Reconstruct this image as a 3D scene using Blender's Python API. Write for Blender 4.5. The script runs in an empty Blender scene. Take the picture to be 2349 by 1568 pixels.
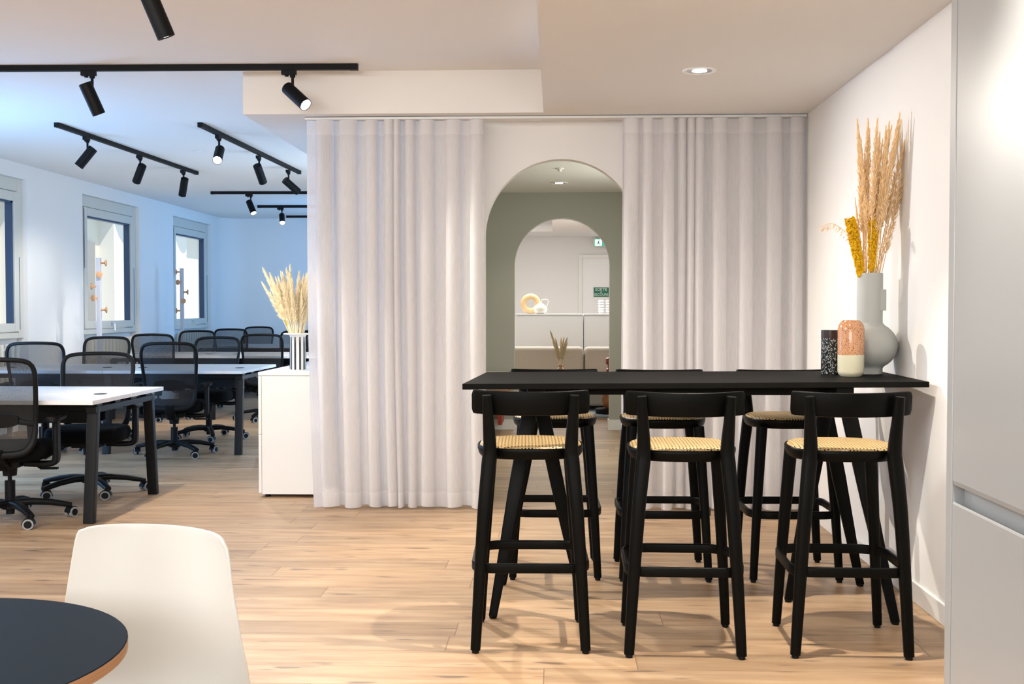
import bpy, math, random
from mathutils import Vector, Matrix
R = math.radians
PI = math.pi
rnd = random.Random(7)
S = bpy.context.scene
COL = S.collection

# ------------------------------------------------------------------ camera
FPX = 2600.0
CAM_H = 1.25
cam_data = bpy.data.cameras.new('camera')
cam_data.sensor_fit = 'HORIZONTAL'
cam_data.sensor_width = 36.0
cam_data.lens = 36.0 * FPX / 2349.0
cam_data.clip_start = 0.05
cam_data.clip_end = 200
cam = bpy.data.objects.new('camera', cam_data)
cam.location = (0, 0, CAM_H)
cam.rotation_euler = (R(90 - 1.695), 0, R(2.2026))
COL.objects.link(cam)
S.camera = cam

# ------------------------------------------------------------------ exposure, world, sun, daylight, room lamps, added fills
S.view_settings.view_transform = 'Standard'
S.view_settings.look = 'None'
S.view_settings.exposure = 1.08
S.view_settings.gamma = 1.0
S.view_settings.use_curve_mapping = False
try:
    S.cycles.use_denoising = True
    S.cycles.max_bounces = 8
    S.cycles.transparent_max_bounces = 24
    S.cycles.sample_clamp_indirect = 6
except Exception:
    pass
wd = bpy.data.worlds.new('sky')
S.world = wd
wd.use_nodes = True
wn = wd.node_tree
wn.nodes.clear()
wo = wn.nodes.new('ShaderNodeOutputWorld')
wb = wn.nodes.new('ShaderNodeBackground')
wb.inputs[0].default_value = (0.62, 0.80, 1.0, 1)
wb.inputs[1].default_value = 0.60
wn.links.new(wb.outputs[0], wo.inputs[0])

def look_rot(d):
    return Vector(d).to_track_quat('-Z', 'Y').to_euler()

def lamp(name, kind, loc, d, energy, color, size=None, sizey=None, spot=None, blend=0.6, radius=None):
    l = bpy.data.lights.new(name, kind)
    l.energy = energy
    l.color = color
    if kind == 'AREA':
        l.shape = 'RECTANGLE'
        l.size = size
        l.size_y = sizey
    if kind == 'SPOT':
        l.spot_size = R(spot)
        l.spot_blend = blend
        l.shadow_soft_size = radius or 0.03
    if kind == 'POINT':
        l.shadow_soft_size = radius or 0.05
    o = bpy.data.objects.new(name, l)
    o.location = loc
    o.rotation_euler = look_rot(d)
    COL.objects.link(o)
    return o

sun = bpy.data.lights.new('sun', 'SUN')
sun.energy = 1.7
sun.angle = R(1.0)
sun.color = (1, 0.93, 0.82)
so = bpy.data.objects.new('sun', sun)
so.rotation_euler = look_rot((-0.5, 0.25, -0.75))
COL.objects.link(so)

WARM = (1.0, 0.92, 0.82)
NEUT = (0.98, 0.99, 1.0)
DAY = (0.20, 0.50, 1.0)
# daylight from the further windows of the office, plus an added partition fill
lamp('daylight_near_windows', 'AREA', (-5.25, 7.9, 1.75), (1, 0.30, 0.25), 74, DAY, 1.4, 3.2)
lamp('partition_fill', 'AREA', (-1.55, 11.2, 1.7), (-1, 0.0, 0.10), 30, (0.55, 0.76, 1.0), 1.3, 3.0)  # unseen lamp added by the partition to brighten the window wall
lamp('daylight_back_window', 'AREA', (-1.75, 15.6, 1.5), (-1, 0.45, 0.05), 40, DAY, 1.8, 1.4)
# soft frontal fill added behind the camera to brighten curtains and cabinet
lamp('frontal_fill', 'AREA', (-0.9, -2.3, 2.0), (-0.02, 1.0, -0.10), 84, NEUT, 4.2, 1.0)
lamp('lounge_ceiling_light', 'AREA', (0.3, 15.6, 2.38), (0, 0.1, -1), 66, (1, .99, .97), 3.2, 2.6)
lamp('corridor_fill', 'AREA', (1.3, 9.4, 1.6), (-1, 0, 0.0), 17, (0.95, 1.0, 0.90), 1.6, 1.6)  # sideways fill added inside the corridor to brighten its walls
lamp('office_ceiling_light', 'AREA', (-3.2, 3.0, 2.62), (0, 0.25, -1), 95, NEUT, 3.0, 1.2)

# ------------------------------------------------------------------ materials
M = {}
def mat(name, color, rough=0.5, metal=0.0, spec=0.5, noise=None, bump=None, emit=None, coat=0.0, sss=None):
    m = bpy.data.materials.new(name)
    m.use_nodes = True
    nt = m.node_tree
    b = nt.nodes['Principled BSDF']
    b.inputs['Base Color'].default_value = (*color, 1)
    b.inputs['Roughness'].default_value = rough
    b.inputs['Metallic'].default_value = metal
    b.inputs['Specular IOR Level'].default_value = spec
    if coat:
        b.inputs['Coat Weight'].default_value = coat
    if emit:
        b.inputs['Emission Color'].default_value = (*emit[0], 1)
        b.inputs['Emission Strength'].default_value = emit[1]
    if noise or bump:
        tc = nt.nodes.new('ShaderNodeTexCoord')
        mp = nt.nodes.new('ShaderNodeMapping')
        nt.links.new(tc.outputs['Object'], mp.inputs['Vector'])
        nz = nt.nodes.new('ShaderNodeTexNoise')
        nz.inputs['Detail'].default_value = 4
        nt.links.new(mp.outputs[0], nz.inputs['Vector'])
        if noise:
            sc, amt = noise[0], noise[1]
            if isinstance(sc, tuple):
                mp.inputs['Scale'].default_value = sc
                nz.inputs['Scale'].default_value = 1
            else:
                nz.inputs['Scale'].default_value = sc
            mr = nt.nodes.new('ShaderNodeMapRange')
            mr.inputs['To Min'].default_value = 1 - amt
            mr.inputs['To Max'].default_value = 1 + amt
            nt.links.new(nz.outputs['Fac'], mr.inputs['Value'])
            mx = nt.nodes.new('ShaderNodeVectorMath')
            mx.operation = 'SCALE'
            mx.inputs[0].default_value = color
            nt.links.new(mr.outputs[0], mx.inputs['Scale'])
            nt.links.new(mx.outputs[0], b.inputs['Base Color'])
        if bump:
            nb = nt.nodes.new('ShaderNodeTexNoise')
            nb.inputs['Scale'].default_value = bump[0]
            nt.links.new(tc.outputs['Object'], nb.inputs['Vector'])
            bp = nt.nodes.new('ShaderNodeBump')
            bp.inputs['Strength'].default_value = bump[1]
            bp.inputs['Distance'].default_value = 0.002
            nt.links.new(nb.outputs['Fac'], bp.inputs['Height'])
            nt.links.new(bp.outputs[0], b.inputs['Normal'])
    M[name] = m
    return m

mat('white_paint', (0.80, 0.785, 0.76), 0.7, spec=0.2, noise=(1.5, 0.012), bump=(160, 0.04))
mat('ceiling_paint', (0.80, 0.775, 0.74), 0.8, spec=0.1, noise=(1.0, 0.01))
mat('sage_paint', (0.38, 0.375, 0.325), 0.7, spec=0.2, noise=(1.5, 0.03))
mat('trim_paint', (0.78, 0.77, 0.74), 0.45)
mat('window_frame_paint', (0.62, 0.60, 0.53), 0.45, noise=(3, 0.03))
mat('dark_strip', (0.015, 0.05, 0.12), 0.4)
mat('black_wood', (0.0018, 0.0018, 0.0013), 0.40, noise=((40, 40, 3), 0.25), spec=0.10)
mat('black_table_top', (0.006, 0.0058, 0.005), 0.6, spec=0.04, noise=((3, 60, 60), 0.3), bump=(120, 0.08))
mat('black_metal', (0.0035, 0.0037, 0.0042), spec=0.18, rough=0.4, noise=(30, 0.1))
mat('black_plastic', (0.0035, 0.0037, 0.0042), spec=0.18, rough=0.5, bump=(300, 0.1))
mat('black_fabric', (0.002, 0.0022, 0.0027), 0.95, spec=0.15, noise=(400, 0.3), bump=(500, 0.4))
mat('spot_black', (0.0035, 0.0037, 0.0042), spec=0.18, rough=0.55, noise=(50, 0.1))
mat('desk_metal', (0.0045, 0.005, 0.006), 0.45, spec=0.2, noise=(60, 0.1))
mat('desk_white', (0.80, 0.79, 0.78), 0.3, noise=(2, 0.01))
mat('cabinet_white', (0.80, 0.80, 0.79), 0.35, noise=(2, 0.01))
mat('cabinet_gray', (0.34, 0.355, 0.36), 0.28, noise=(2, 0.015))
mat('gray_tyre', (0.28, 0.29, 0.30), 0.6, noise=(60, 0.05))
mat('chrome', (0.7, 0.7, 0.72), 0.15, metal=1.0, noise=(50, 0.02))
mat('wood_peg', (0.52, 0.27, 0.12), 0.5, noise=((30, 30, 120), 0.15))
mat('rack_white', (0.50, 0.51, 0.56), 0.4, noise=(5, 0.01))
mat('radiator_cream', (0.70, 0.66, 0.55), 0.4, noise=(5, 0.03))
mat('vase_white', (0.50, 0.51, 0.48), 0.75, noise=(8, 0.02), bump=(200, 0.08))
mat('stripe_vase_white', (0.80, 0.79, 0.74), 0.45, noise=(8, 0.02))
mat('stripe_black', (0.01, 0.01, 0.01), 0.5, noise=(20, 0.1))
mat('shell_white', (0.64, 0.635, 0.60), 0.30, noise=(4, 0.01), spec=0.5)
mat('round_top', (0.012, 0.020, 0.031), 0.6, spec=0.05, noise=(60, 0.1))
mat('ply_edge', (0.40, 0.20, 0.09), 0.5, noise=((4, 4, 300), 0.3))
mat('sofa_fabric', (0.64, 0.565, 0.475), 0.95, spec=0.1, noise=((160, 160, 160), 0.25), bump=(300, 0.5))
mat('rug_fabric', (0.36, 0.43, 0.48), 1.0, spec=0.05, noise=(22, 0.55), bump=(150, 1.0))
mat('tan_ceramic', (0.62, 0.43, 0.22), 0.4, noise=(6, 0.08))
mat('cream_ceramic', (0.78, 0.74, 0.64), 0.18, noise=(6, 0.02))
mat('white_ceramic', (0.74, 0.74, 0.72), 0.3, noise=(6, 0.02))
mat('red_glass', (0.35, 0.02, 0.01), 0.08, coat=1.0, noise=(20, 0.2))
mat('red_metal', (0.30, 0.025, 0.012), 0.45, noise=(20, 0.1))
mat('orange_wood', (0.45, 0.17, 0.05), 0.35, noise=((20, 20, 60), 0.2))
mat('sign_green', (0.0, 0.13, 0.075), 0.5, noise=(20, 0.03))
mat('sign_lit_green', (0.0, 0.25, 0.12), 0.5, emit=((0.0, 0.30, 0.15), 0.7))
mat('sign_lit_white', (0.8, 0.9, 0.9), 0.5, emit=((0.75, 1.0, 0.95), 1.3))
mat('sign_text', (0.55, 0.70, 0.62), 0.5, noise=(20, 0.02))
mat('lens_lit', (1, 1, 1), 0.5, emit=((1, 0.97, 0.9), 30))
mat('lens_dim', (0.7, 0.7, 0.7), 0.3, emit=((1, 0.95, 0.88), 2.5))
mat('facade_stone', (0.80, 0.74, 0.62), 0.9, noise=(0.8, 0.05), bump=(20, 0.2))
mat('facade_light', (0.86, 0.82, 0.74), 0.9, noise=(0.8, 0.03))
mat('roller_gray', (0.36, 0.33, 0.29), 0.8, noise=((1, 1, 60), 0.15))
mat('pampas_tan', (0.96, 0.70, 0.40), 0.9, spec=0.1, noise=(40, 0.25))
mat('pampas_cream', (0.94, 0.80, 0.54), 0.9, spec=0.1, noise=(40, 0.2))
mat('yellow_bloom', (0.80, 0.46, 0.015), 0.9, spec=0.1, noise=(60, 0.25))

def node_mat(name):
    m = bpy.data.materials.new(name)
    m.use_nodes = True
    M[name] = m
    nt = m.node_tree
    return m, nt, nt.nodes['Principled BSDF'], nt.nodes['Material Output']

class NG:
    """small helper to write shader maths"""
    def __init__(s, nt):
        s.nt = nt
    def n(s, t, **kw):
        x = s.nt.nodes.new(t)
        for k, v in kw.items():
            setattr(x, k, v)
        return x
    def m(s, op, a, b=None, c=None):
        x = s.nt.nodes.new('ShaderNodeMath')
        x.operation = op
        for i, v in enumerate((a, b, c)):
            if v is None:
                continue
            if isinstance(v, (int, float)):
                x.inputs[i].default_value = v
            else:
                s.nt.links.new(v, x.inputs[i])
        return x.outputs[0]
    def xyz(s):
        tc = s.n('ShaderNodeTexCoord')
        sp = s.n('ShaderNodeSeparateXYZ')
        s.nt.links.new(tc.outputs['Object'], sp.inputs[0])
        return tc, sp.outputs[0], sp.outputs[1], sp.outputs[2]
    def comb(s, x, y, z):
        c = s.n('ShaderNodeCombineXYZ')
        for i, v in enumerate((x, y, z)):
            if isinstance(v, (int, float)):
                c.inputs[i].default_value = v
            else:
                s.nt.links.new(v, c.inputs[i])
        return c.outputs[0]
    def noise(s, vec, scale, detail=4, rough=0.55):
        x = s.n('ShaderNodeTexNoise')
        x.inputs['Scale'].default_value = scale
        x.inputs['Detail'].default_value = detail
        x.inputs['Roughness'].default_value = rough
        s.nt.links.new(vec, x.inputs['Vector'])
        return x.outputs['Fac']
    def ramp(s, fac, stops):
        x = s.n('ShaderNodeValToRGB')
        e = x.color_ramp.elements
        while len(e) < len(stops):
            e.new(0.5)
        for i, (p, c) in enumerate(stops):
            e[i].position = p
            e[i].color = (*c, 1)
        s.nt.links.new(fac, x.inputs[0])
        return x.outputs[0]
    def mix(s, fac, a, b, mode='MIX'):
        x = s.n('ShaderNodeMix', data_type='RGBA', blend_type=mode)
        for sock, v in ((x.inputs[0], fac), (x.inputs[6], a), (x.inputs[7], b)):
            if isinstance(v, (int, float)):
                sock.default_value = v
            elif isinstance(v, tuple):
                sock.default_value = (*v, 1)
            else:
                s.nt.links.new(v, sock)
        return x.outputs[2]

# oak plank floor, boards running across the room
def floor_material():
    m, nt, b, out = node_mat('oak_floor')
    g = NG(nt)
    tc, x, y, z = g.xyz()
    W = 0.187
    yy = g.m('DIVIDE', g.m('ADD', y, 20 * W - 4.092 + 2 * W), W)
    row = g.m('FLOOR', yy)
    fy = g.m('FRACT', yy)
    wn1 = g.n('ShaderNodeTexWhiteNoise', noise_dimensions='1D')
    nt.links.new(row, wn1.inputs['W'])
    xx = g.m('ADD', g.m('DIVIDE', x, 1.75), g.m('MULTIPLY', wn1.outputs['Value'], 9.0))
    colu = g.m('FLOOR', xx)
    fx = g.m('FRACT', xx)
    wn2 = g.n('ShaderNodeTexWhiteNoise', noise_dimensions='2D')
    nt.links.new(g.comb(row, colu, 0), wn2.inputs['Vector'])
    pid = wn2.outputs['Value']
    ox = g.m('MULTIPLY', pid, 37.0)
    # grain
    v1 = g.comb(g.m('ADD', g.m('MULTIPLY', x, 1.1), ox), g.m('MULTIPLY', y, 9.0), pid)
    n1 = g.noise(v1, 2.0, 5, 0.55)
    v2 = g.comb(g.m('ADD', g.m('MULTIPLY', x, 4.0), ox), g.m('MULTIPLY', y, 95.0), pid)
    n2 = g.noise(v2, 2.0, 3, 0.6)
    base = g.ramp(n1, [(0.25, (0.27, 0.165, 0.088)), (0.46, (0.40, 0.263, 0.150)), (0.70, (0.50, 0.355, 0.22))])
    c = g.mix(g.m('MULTIPLY', g.m('SUBTRACT', n2, 0.35), 0.40), base, (0.36, 0.20, 0.10), 'MIX')
    # per plank tint
    tint = g.ramp(pid, [(0.0, (0.80, 0.77, 0.74)), (0.5, (1.0, 1.0, 1.0)), (1.0, (1.12, 1.10, 1.08))])
    c = g.mix(1.0, c, tint, 'MULTIPLY')
    # knots and smoky streaks
    v3 = g.comb(g.m('ADD', g.m('MULTIPLY', x, 1.5), ox), g.m('MULTIPLY', y, 7.5), g.m('MULTIPLY', pid, 5))
    k = g.noise(v3, 1.6, 3, 0.55)
    kf = g.ramp(k, [(0.50, (0, 0, 0)), (0.68, (1, 1, 1))])
    c = g.mix(g.m('MULTIPLY', kf, 0.36), c, (0.25, 0.15, 0.09), 'MIX')
    v4 = g.comb(g.m('ADD', g.m('MULTIPLY', x, 5.0), g.m('MULTIPLY', ox, 1.7)), g.m('MULTIPLY', y, 24.0), g.m('MULTIPLY', pid, 9))
    k2 = g.noise(v4, 1.0, 1.5, 0.5)
    kf2 = g.ramp(k2, [(0.655, (0, 0, 0)), (0.74, (1, 1, 1))])
    c = g.mix(g.m('MULTIPLY', kf2, 0.75), c, (0.11, 0.075, 0.055), 'MIX')
    # joints
    ey = g.m('LESS_THAN', g.m('MINIMUM', fy, g.m('SUBTRACT', 1.0, fy)), 0.008)
    ex = g.m('LESS_THAN', g.m('MINIMUM', fx, g.m('SUBTRACT', 1.0, fx)), 0.0011)
    e = g.m('MAXIMUM', ey, ex)
    c = g.mix(g.m('MULTIPLY', e, 0.75), c, (0.16, 0.09, 0.05), 'MIX')
    nt.links.new(c, b.inputs['Base Color'])
    b.inputs['Roughness'].default_value = 0.42
    b.inputs['Specular IOR Level'].default_value = 0.4
    bp = g.n('ShaderNodeBump')
    bp.inputs['Strength'].default_value = 0.12
    bp.inputs['Distance'].default_value = 0.002
    nt.links.new(n2, bp.inputs['Height'])
    nt.links.new(bp.outputs[0], b.inputs['Normal'])
floor_material()

def curtain_material():
    m, nt, b, out = node_mat('sheer_curtain')
    g = NG(nt)
    nt.nodes.remove(b)
    tc, x, y, z = g.xyz()
    hem = g.m('MAXIMUM', g.m('LESS_THAN', z, 0.105), g.m('GREATER_THAN', z, 2.325))
    d = g.n('ShaderNodeBsdfDiffuse')
    d.inputs[0].default_value = (0.88, 0.865, 0.87, 1)
    t = g.n('ShaderNodeBsdfTranslucent')
    t.inputs[0].default_value = (0.87, 0.85, 0.86, 1)
    tr = g.n('ShaderNodeBsdfTransparent')
    m1 = g.n('ShaderNodeMixShader')
    m1.inputs[0].default_value = 0.45
    nt.links.new(d.outputs[0], m1.inputs[1])
    nt.links.new(t.outputs[0], m1.inputs[2])
    m2 = g.n('ShaderNodeMixShader')
    weave = g.noise(g.comb(g.m('MULTIPLY', x, 260), g.m('MULTIPLY', y, 60), g.m('MULTIPLY', z, 14)), 1.0, 2)
    f = g.m('ADD', 0.02, g.m('MULTIPLY', weave, 0.22))
    f = g.m('MULTIPLY', f, g.m('SUBTRACT', 1.0, g.m('MULTIPLY', hem, 0.75)))
    nt.links.new(f, m2.inputs[0])
    nt.links.new(m1.outputs[0], m2.inputs[1])
    nt.links.new(tr.outputs[0], m2.inputs[2])
    nt.links.new(m2.outputs[0], out.inputs[0])
curtain_material()

def glass_material():
    m, nt, b, out = node_mat('window_glass')
    g = NG(nt)
    nt.nodes.remove(b)
    tr = g.n('ShaderNodeBsdfTransparent')
    gl = g.n('ShaderNodeBsdfGlossy')
    gl.inputs['Roughness'].default_value = 0.02
    mx = g.n('ShaderNodeMixShader')
    mx.inputs[0].default_value = 0.05
    nt.links.new(tr.outputs[0], mx.inputs[1])
    nt.links.new(gl.outputs[0], mx.inputs[2])
    nt.links.new(mx.outputs[0], out.inputs[0])
glass_material()

def cane_material():
    m, nt, b, out = node_mat('woven_cane')
    g = NG(nt)
    tc, x, y, z = g.xyz()
    P = 0.0125
    u = g.m('DIVIDE', x, P)
    v = g.m('DIVIDE', y, P)
    fu = g.m('ABSOLUTE', g.m('SUBTRACT', g.m('FRACT', u), 0.5))
    fv = g.m('ABSOLUTE', g.m('SUBTRACT', g.m('FRACT', v), 0.5))
    hole = g.m('LESS_THAN', g.m('MAXIMUM', fu, g.m('MULTIPLY', fv, 1.0)), 0.23)
    # diagonal strands crossing the open squares
    du = g.m('ABSOLUTE', g.m('SUBTRACT', g.m('FRACT', g.m('ADD', u, v)), 0.5))
    dv = g.m('ABSOLUTE', g.m('SUBTRACT', g.m('FRACT', g.m('SUBTRACT', u, v)), 0.5))
    strand = g.m('LESS_THAN', g.m('MINIMUM', du, dv), 0.09)
    hole = g.m('MULTIPLY', hole, g.m('SUBTRACT', 1.0, g.m('MULTIPLY', strand, 0.0)))
    nz = g.noise(g.comb(g.m('MULTIPLY', x, 220), g.m('MULTIPLY', y, 220), 0), 1.0, 3)
    c = g.ramp(nz, [(0.3, (0.22, 0.13, 0.045)), (0.5, (0.48, 0.33, 0.145)), (0.75, (0.64, 0.48, 0.24))])
    c = g.mix(g.m('MULTIPLY', g.m('LESS_THAN', g.m('MINIMUM', g.m('SUBTRACT', 0.5, fu), g.m('SUBTRACT', 0.5, fv)), 0.04), 0.55), c, (0.22, 0.12, 0.04))
    c = g.mix(hole, c, (0.10, 0.06, 0.025))
    nt.links.new(c, b.inputs['Base Color'])
    b.inputs['Roughness'].default_value = 0.5
    tr = g.n('ShaderNodeBsdfTransparent')
    mx = g.n('ShaderNodeMixShader')
    nt.links.new(g.m('MULTIPLY', hole, 0.55), mx.inputs[0])
    nt.links.new(b.outputs[0], mx.inputs[1])
    nt.links.new(tr.outputs[0], mx.inputs[2])
    nt.links.new(mx.outputs[0], out.inputs[0])
cane_material()

def mesh_material():
    m, nt, b, out = node_mat('chair_mesh')
    g = NG(nt)
    tc, x, y, z = g.xyz()
    P = 0.0045
    u = g.m('DIVIDE', g.m('ADD', x, z), P)
    v = g.m('DIVIDE', g.m('SUBTRACT', x, z), P)
    fu = g.m('ABSOLUTE', g.m('SUBTRACT', g.m('FRACT', u), 0.5))
    fv = g.m('ABSOLUTE', g.m('SUBTRACT', g.m('FRACT', v), 0.5))
    hole = g.m('LESS_THAN', g.m('MAXIMUM', fu, fv), 0.30)
    b.inputs['Base Color'].default_value = (0.004, 0.0045, 0.006, 1)
    b.inputs['Roughness'].default_value = 0.6
    tr = g.n('ShaderNodeBsdfTransparent')
    mx = g.n('ShaderNodeMixShader')
    nt.links.new(g.m('MULTIPLY', hole, 1.0), mx.inputs[0])
    nt.links.new(b.outputs[0], mx.inputs[1])
    nt.links.new(tr.outputs[0], mx.inputs[2])
    nt.links.new(mx.outputs[0], out.inputs[0])
mesh_material()

def speckle_material(name, stops, scale, rough=0.3, split=None):
    """voronoi speckles; split = (z height, lower colour)"""
    m, nt, b, out = node_mat(name)
    g = NG(nt)
    tc, x, y, z = g.xyz()
    vo = g.n('ShaderNodeTexVoronoi')
    vo.inputs['Scale'].default_value = scale
    nt.links.new(tc.outputs['Object'], vo.inputs['Vector'])
    sp = g.n('ShaderNodeSeparateColor')
    nt.links.new(vo.outputs['Color'], sp.inputs[0])
    spot = g.m('MULTIPLY', g.m('LESS_THAN', sp.outputs[0], stops[2]), g.m('LESS_THAN', vo.outputs['Distance'], stops[3]))
    c = g.mix(spot, stops[0], stops[1])
    if split:
        nz = g.noise(tc.outputs['Object'], 40, 2)
        zz = g.m('ADD', z, g.m('MULTIPLY', g.m('SUBTRACT', nz, 0.5), 0.008))
        if split[2] == 'below':
            f = g.m('LESS_THAN', zz, split[0])
        else:
            f = g.m('GREATER_THAN', zz, split[0])
        c = g.mix(f, c, split[1])
    nt.links.new(c, b.inputs['Base Color'])
    b.inputs['Roughness'].default_value = rough
speckle_material('orange_speckle', ((0.60, 0.30, 0.15), (0.10, 0.03, 0.02), 0.42, 0.36), 190, 0.15,
                 (0.094, (0.68, 0.64, 0.46), 'below'))
speckle_material('black_speckle', ((0.012, 0.012, 0.013), (0.62, 0.66, 0.62), 0.42, 0.48), 230, 0.35,
                 (0.163, (0.035, 0.018, 0.012), 'above'))
speckle_material('amber_speckle', ((0.62, 0.33, 0.16), (0.80, 0.65, 0.5), 0.35, 0.4), 120, 0.15)

# ------------------------------------------------------------------ mesh helpers
class MB:
    def __init__(s):
        s.v = []
        s.f = []
        s.mi = []
        s.cur = 0
    def add(s, vs, fs):
        o = len(s.v)
        s.v += [tuple(q) for q in vs]
        for q in fs:
            s.f.append(tuple(i + o for i in q))
            s.mi.append(s.cur)
        return s
    def mat(s, i):
        s.cur = i
        return s
    def box(s, x0, x1, y0, y1, z0, z1):
        vs = [(x, y, z) for z in (z0, z1) for y in (y0, y1) for x in (x0, x1)]
        return s.add(vs, [(0, 2, 3, 1), (4, 5, 7, 6), (0, 1, 5, 4), (2, 6, 7, 3), (0, 4, 6, 2), (1, 3, 7, 5)])
    def loft(s, rings, cap=True, closed_ring=True, loop=False):
        n = len(rings[0])
        o = []
        for r in rings:
            o += list(r)
        fs = []
        L = len(rings)
        for i in range(L if loop else L - 1):
            a, b = i * n, ((i + 1) % L) * n
            for j in range(n if closed_ring else n - 1):
                k = (j + 1) % n
                fs.append((a + j, a + k, b + k, b + j))
        if cap and not loop and closed_ring:
            fs.append(tuple(range(n - 1, -1, -1)))
            fs.append(tuple(range((L - 1) * n, L * n)))
        return s.add(o, fs)
    def lathe(s, prof, n=36, c=(0, 0, 0), cap=True):
        rings = []
        for r, z in prof:
            rings.append([(c[0] + r * math.cos(2 * PI * k / n), c[1] + r * math.sin(2 * PI * k / n), c[2] + z) for k in range(n)])
        return s.loft(rings, cap)
    def turn(s, o, d, prof, n=28):
        # solid of revolution about the axis through o along d; prof = (radius, distance)
        d = Vector(d).normalized()
        a = d.orthogonal().normalized()
        b = d.cross(a)
        o = Vector(o)
        return s.loft([[o + d * t + a * math.cos(2 * PI * k / n) * q + b * math.sin(2 * PI * k / n) * q for k in range(n)] for q, t in prof])
    def tube(s, pts, rad, n=10, loop=False, prof=None, up=(0, 0, 1), cap=True):
        """sweep; rad scalar/list; prof = list of (a,b) offsets (side, up) used instead of a circle"""
        pts = [Vector(p) for p in pts]
        L = len(pts)
        rings = []
        up = Vector(up)
        for i, p in enumerate(pts):
            if loop:
                t = pts[(i + 1) % L] - pts[i - 1]
            else:
                t = pts[min(i + 1, L - 1)] - pts[max(i - 1, 0)]
            t.normalize()
            side = t.cross(up)
            if side.length < 1e-4:
                side = t.cross(Vector((0, 1, 0)))
            side.normalize()
            u = side.cross(t)
            r = rad[i] if isinstance(rad, (list, tuple)) else rad
            if prof:
                rings.append([p + side * a * r + u * b * r for a, b in prof])
            else:
                rings.append([p + side * math.cos(2 * PI * k / n) * r + u * math.sin(2 * PI * k / n) * r for k in range(n)])
        return s.loft(rings, cap, True, loop)
    def cyl(s, p0, p1, r0, r1=None, n=24):
        return s.tube([p0, p1], [r0, r0 if r1 is None else r1], n)
    def grid(s, P, nu, nv):
        vs = [P(i / nu, j / nv) for j in range(nv + 1) for i in range(nu + 1)]
        fs = []
        for j in range(nv):
            for i in range(nu):
                a = j * (nu + 1) + i
                fs.append((a, a + 1, a + nu + 2, a + nu + 1))
        return s.add(vs, fs)
    def build(s, name, m, parent=None, smooth=True, bevel=0, seg=2, solid=0, angle=40, loc=None):
        me = bpy.data.meshes.new(name)
        me.from_pydata(s.v, [], s.f)
        ms = m if isinstance(m, (list, tuple)) else [m]
        for q in ms:
            me.materials.append(M[q])
        for p, i in zip(me.polygons, s.mi):
            p.material_index = i
        me.update()
        if smooth:
            me.shade_smooth()
            me.set_sharp_from_angle(angle=R(angle))
        o = bpy.data.objects.new(name, me)
        COL.objects.link(o)
        if loc:
            o.location = loc
        if parent:
            o.parent = parent
        if solid:
            md = o.modifiers.new('thickness', 'SOLIDIFY')
            md.thickness = solid
            md.offset = 0
        if bevel:
            md = o.modifiers.new('bevel', 'BEVEL')
            md.width = bevel
            md.segments = seg
            md.limit_method = 'ANGLE'
            md.angle_limit = R(50)
        return o

def rrect(w, h, c=0.25, n=3):
    """rounded rectangle profile, w x h, corner as share of the shorter side"""
    r = min(w, h) * c
    out = []
    for cx, cy, a0 in ((w / 2 - r, h / 2 - r, 0), (-w / 2 + r, h / 2 - r, 90), (-w / 2 + r, -h / 2 + r, 180), (w / 2 - r, -h / 2 + r, 270)):
        for k in range(n + 1):
            a = R(a0 + 90 * k / n)
            out.append((cx + r * math.cos(a), cy + r * math.sin(a)))
    return out

def catmull(pts, sub=4, loop=False):
    pts = [Vector(p) for p in pts]
    L = len(pts)
    out = []
    for i in range(L if loop else L - 1):
        if loop:
            p0, p1, p2, p3 = pts[i - 1], pts[i], pts[(i + 1) % L], pts[(i + 2) % L]
        else:
            p0, p1, p2, p3 = pts[max(i - 1, 0)], pts[i], pts[i + 1], pts[min(i + 2, L - 1)]
        for k in range(sub):
            t = k / sub
            out.append(0.5 * ((2 * p1) + (p2 - p0) * t + (2 * p0 - 5 * p1 + 4 * p2 - p3) * t * t + (3 * p1 - p0 - 3 * p2 + p3) * t ** 3))
    if not loop:
        out.append(pts[-1])
    return out

def tag(o, label=None, cat=None, group=None, kind=None):
    if label: o['label'] = label
    if cat: o['category'] = cat
    if group: o['group'] = group
    if kind: o['kind'] = kind
    return o

def thing(name, label, cat, loc=(0, 0, 0), rz=0, group=None):
    o = bpy.data.objects.new(name, None)
    o.empty_display_size = 0.1
    COL.objects.link(o)
    o.location = loc
    o.rotation_euler = (0, 0, rz)
    return tag(o, label, cat, group)

def struct(name, mb, m, parent=None, **k):
    o = mb.build(name, m, parent, **k)
    if not parent:
        o['kind'] = 'structure'
    return o

def kids(o):
    return [c for c in ALL if c.parent == o]

def copy_tree(o, parent=None):
    c = o.copy()
    COL.objects.link(c)
    if parent:
        c.parent = parent
    for ch in list(o.children):
        copy_tree(ch, c)
    return c

def place(proto, first, loc, rz, label, group=None, sc=None):
    o = proto if first else copy_tree(proto)
    o.location = loc
    o.rotation_euler = (0, 0, rz)
    if sc:
        o.scale = sc
    o['label'] = label
    if group: o['group'] = group
    return o

# ------------------------------------------------------------------ the setting
XR, XL, YB, YF = 1.54, -5.36, 18.2, -2.6
ZL, ZU = 2.44, 2.70
Y_ARCH, Y_ARCH2 = 7.25, 11.68
struct('floor', MB().box(-5.7, 3.2, YF - .1, 18.4, -0.1, 0), 'oak_floor', smooth=False)
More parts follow.
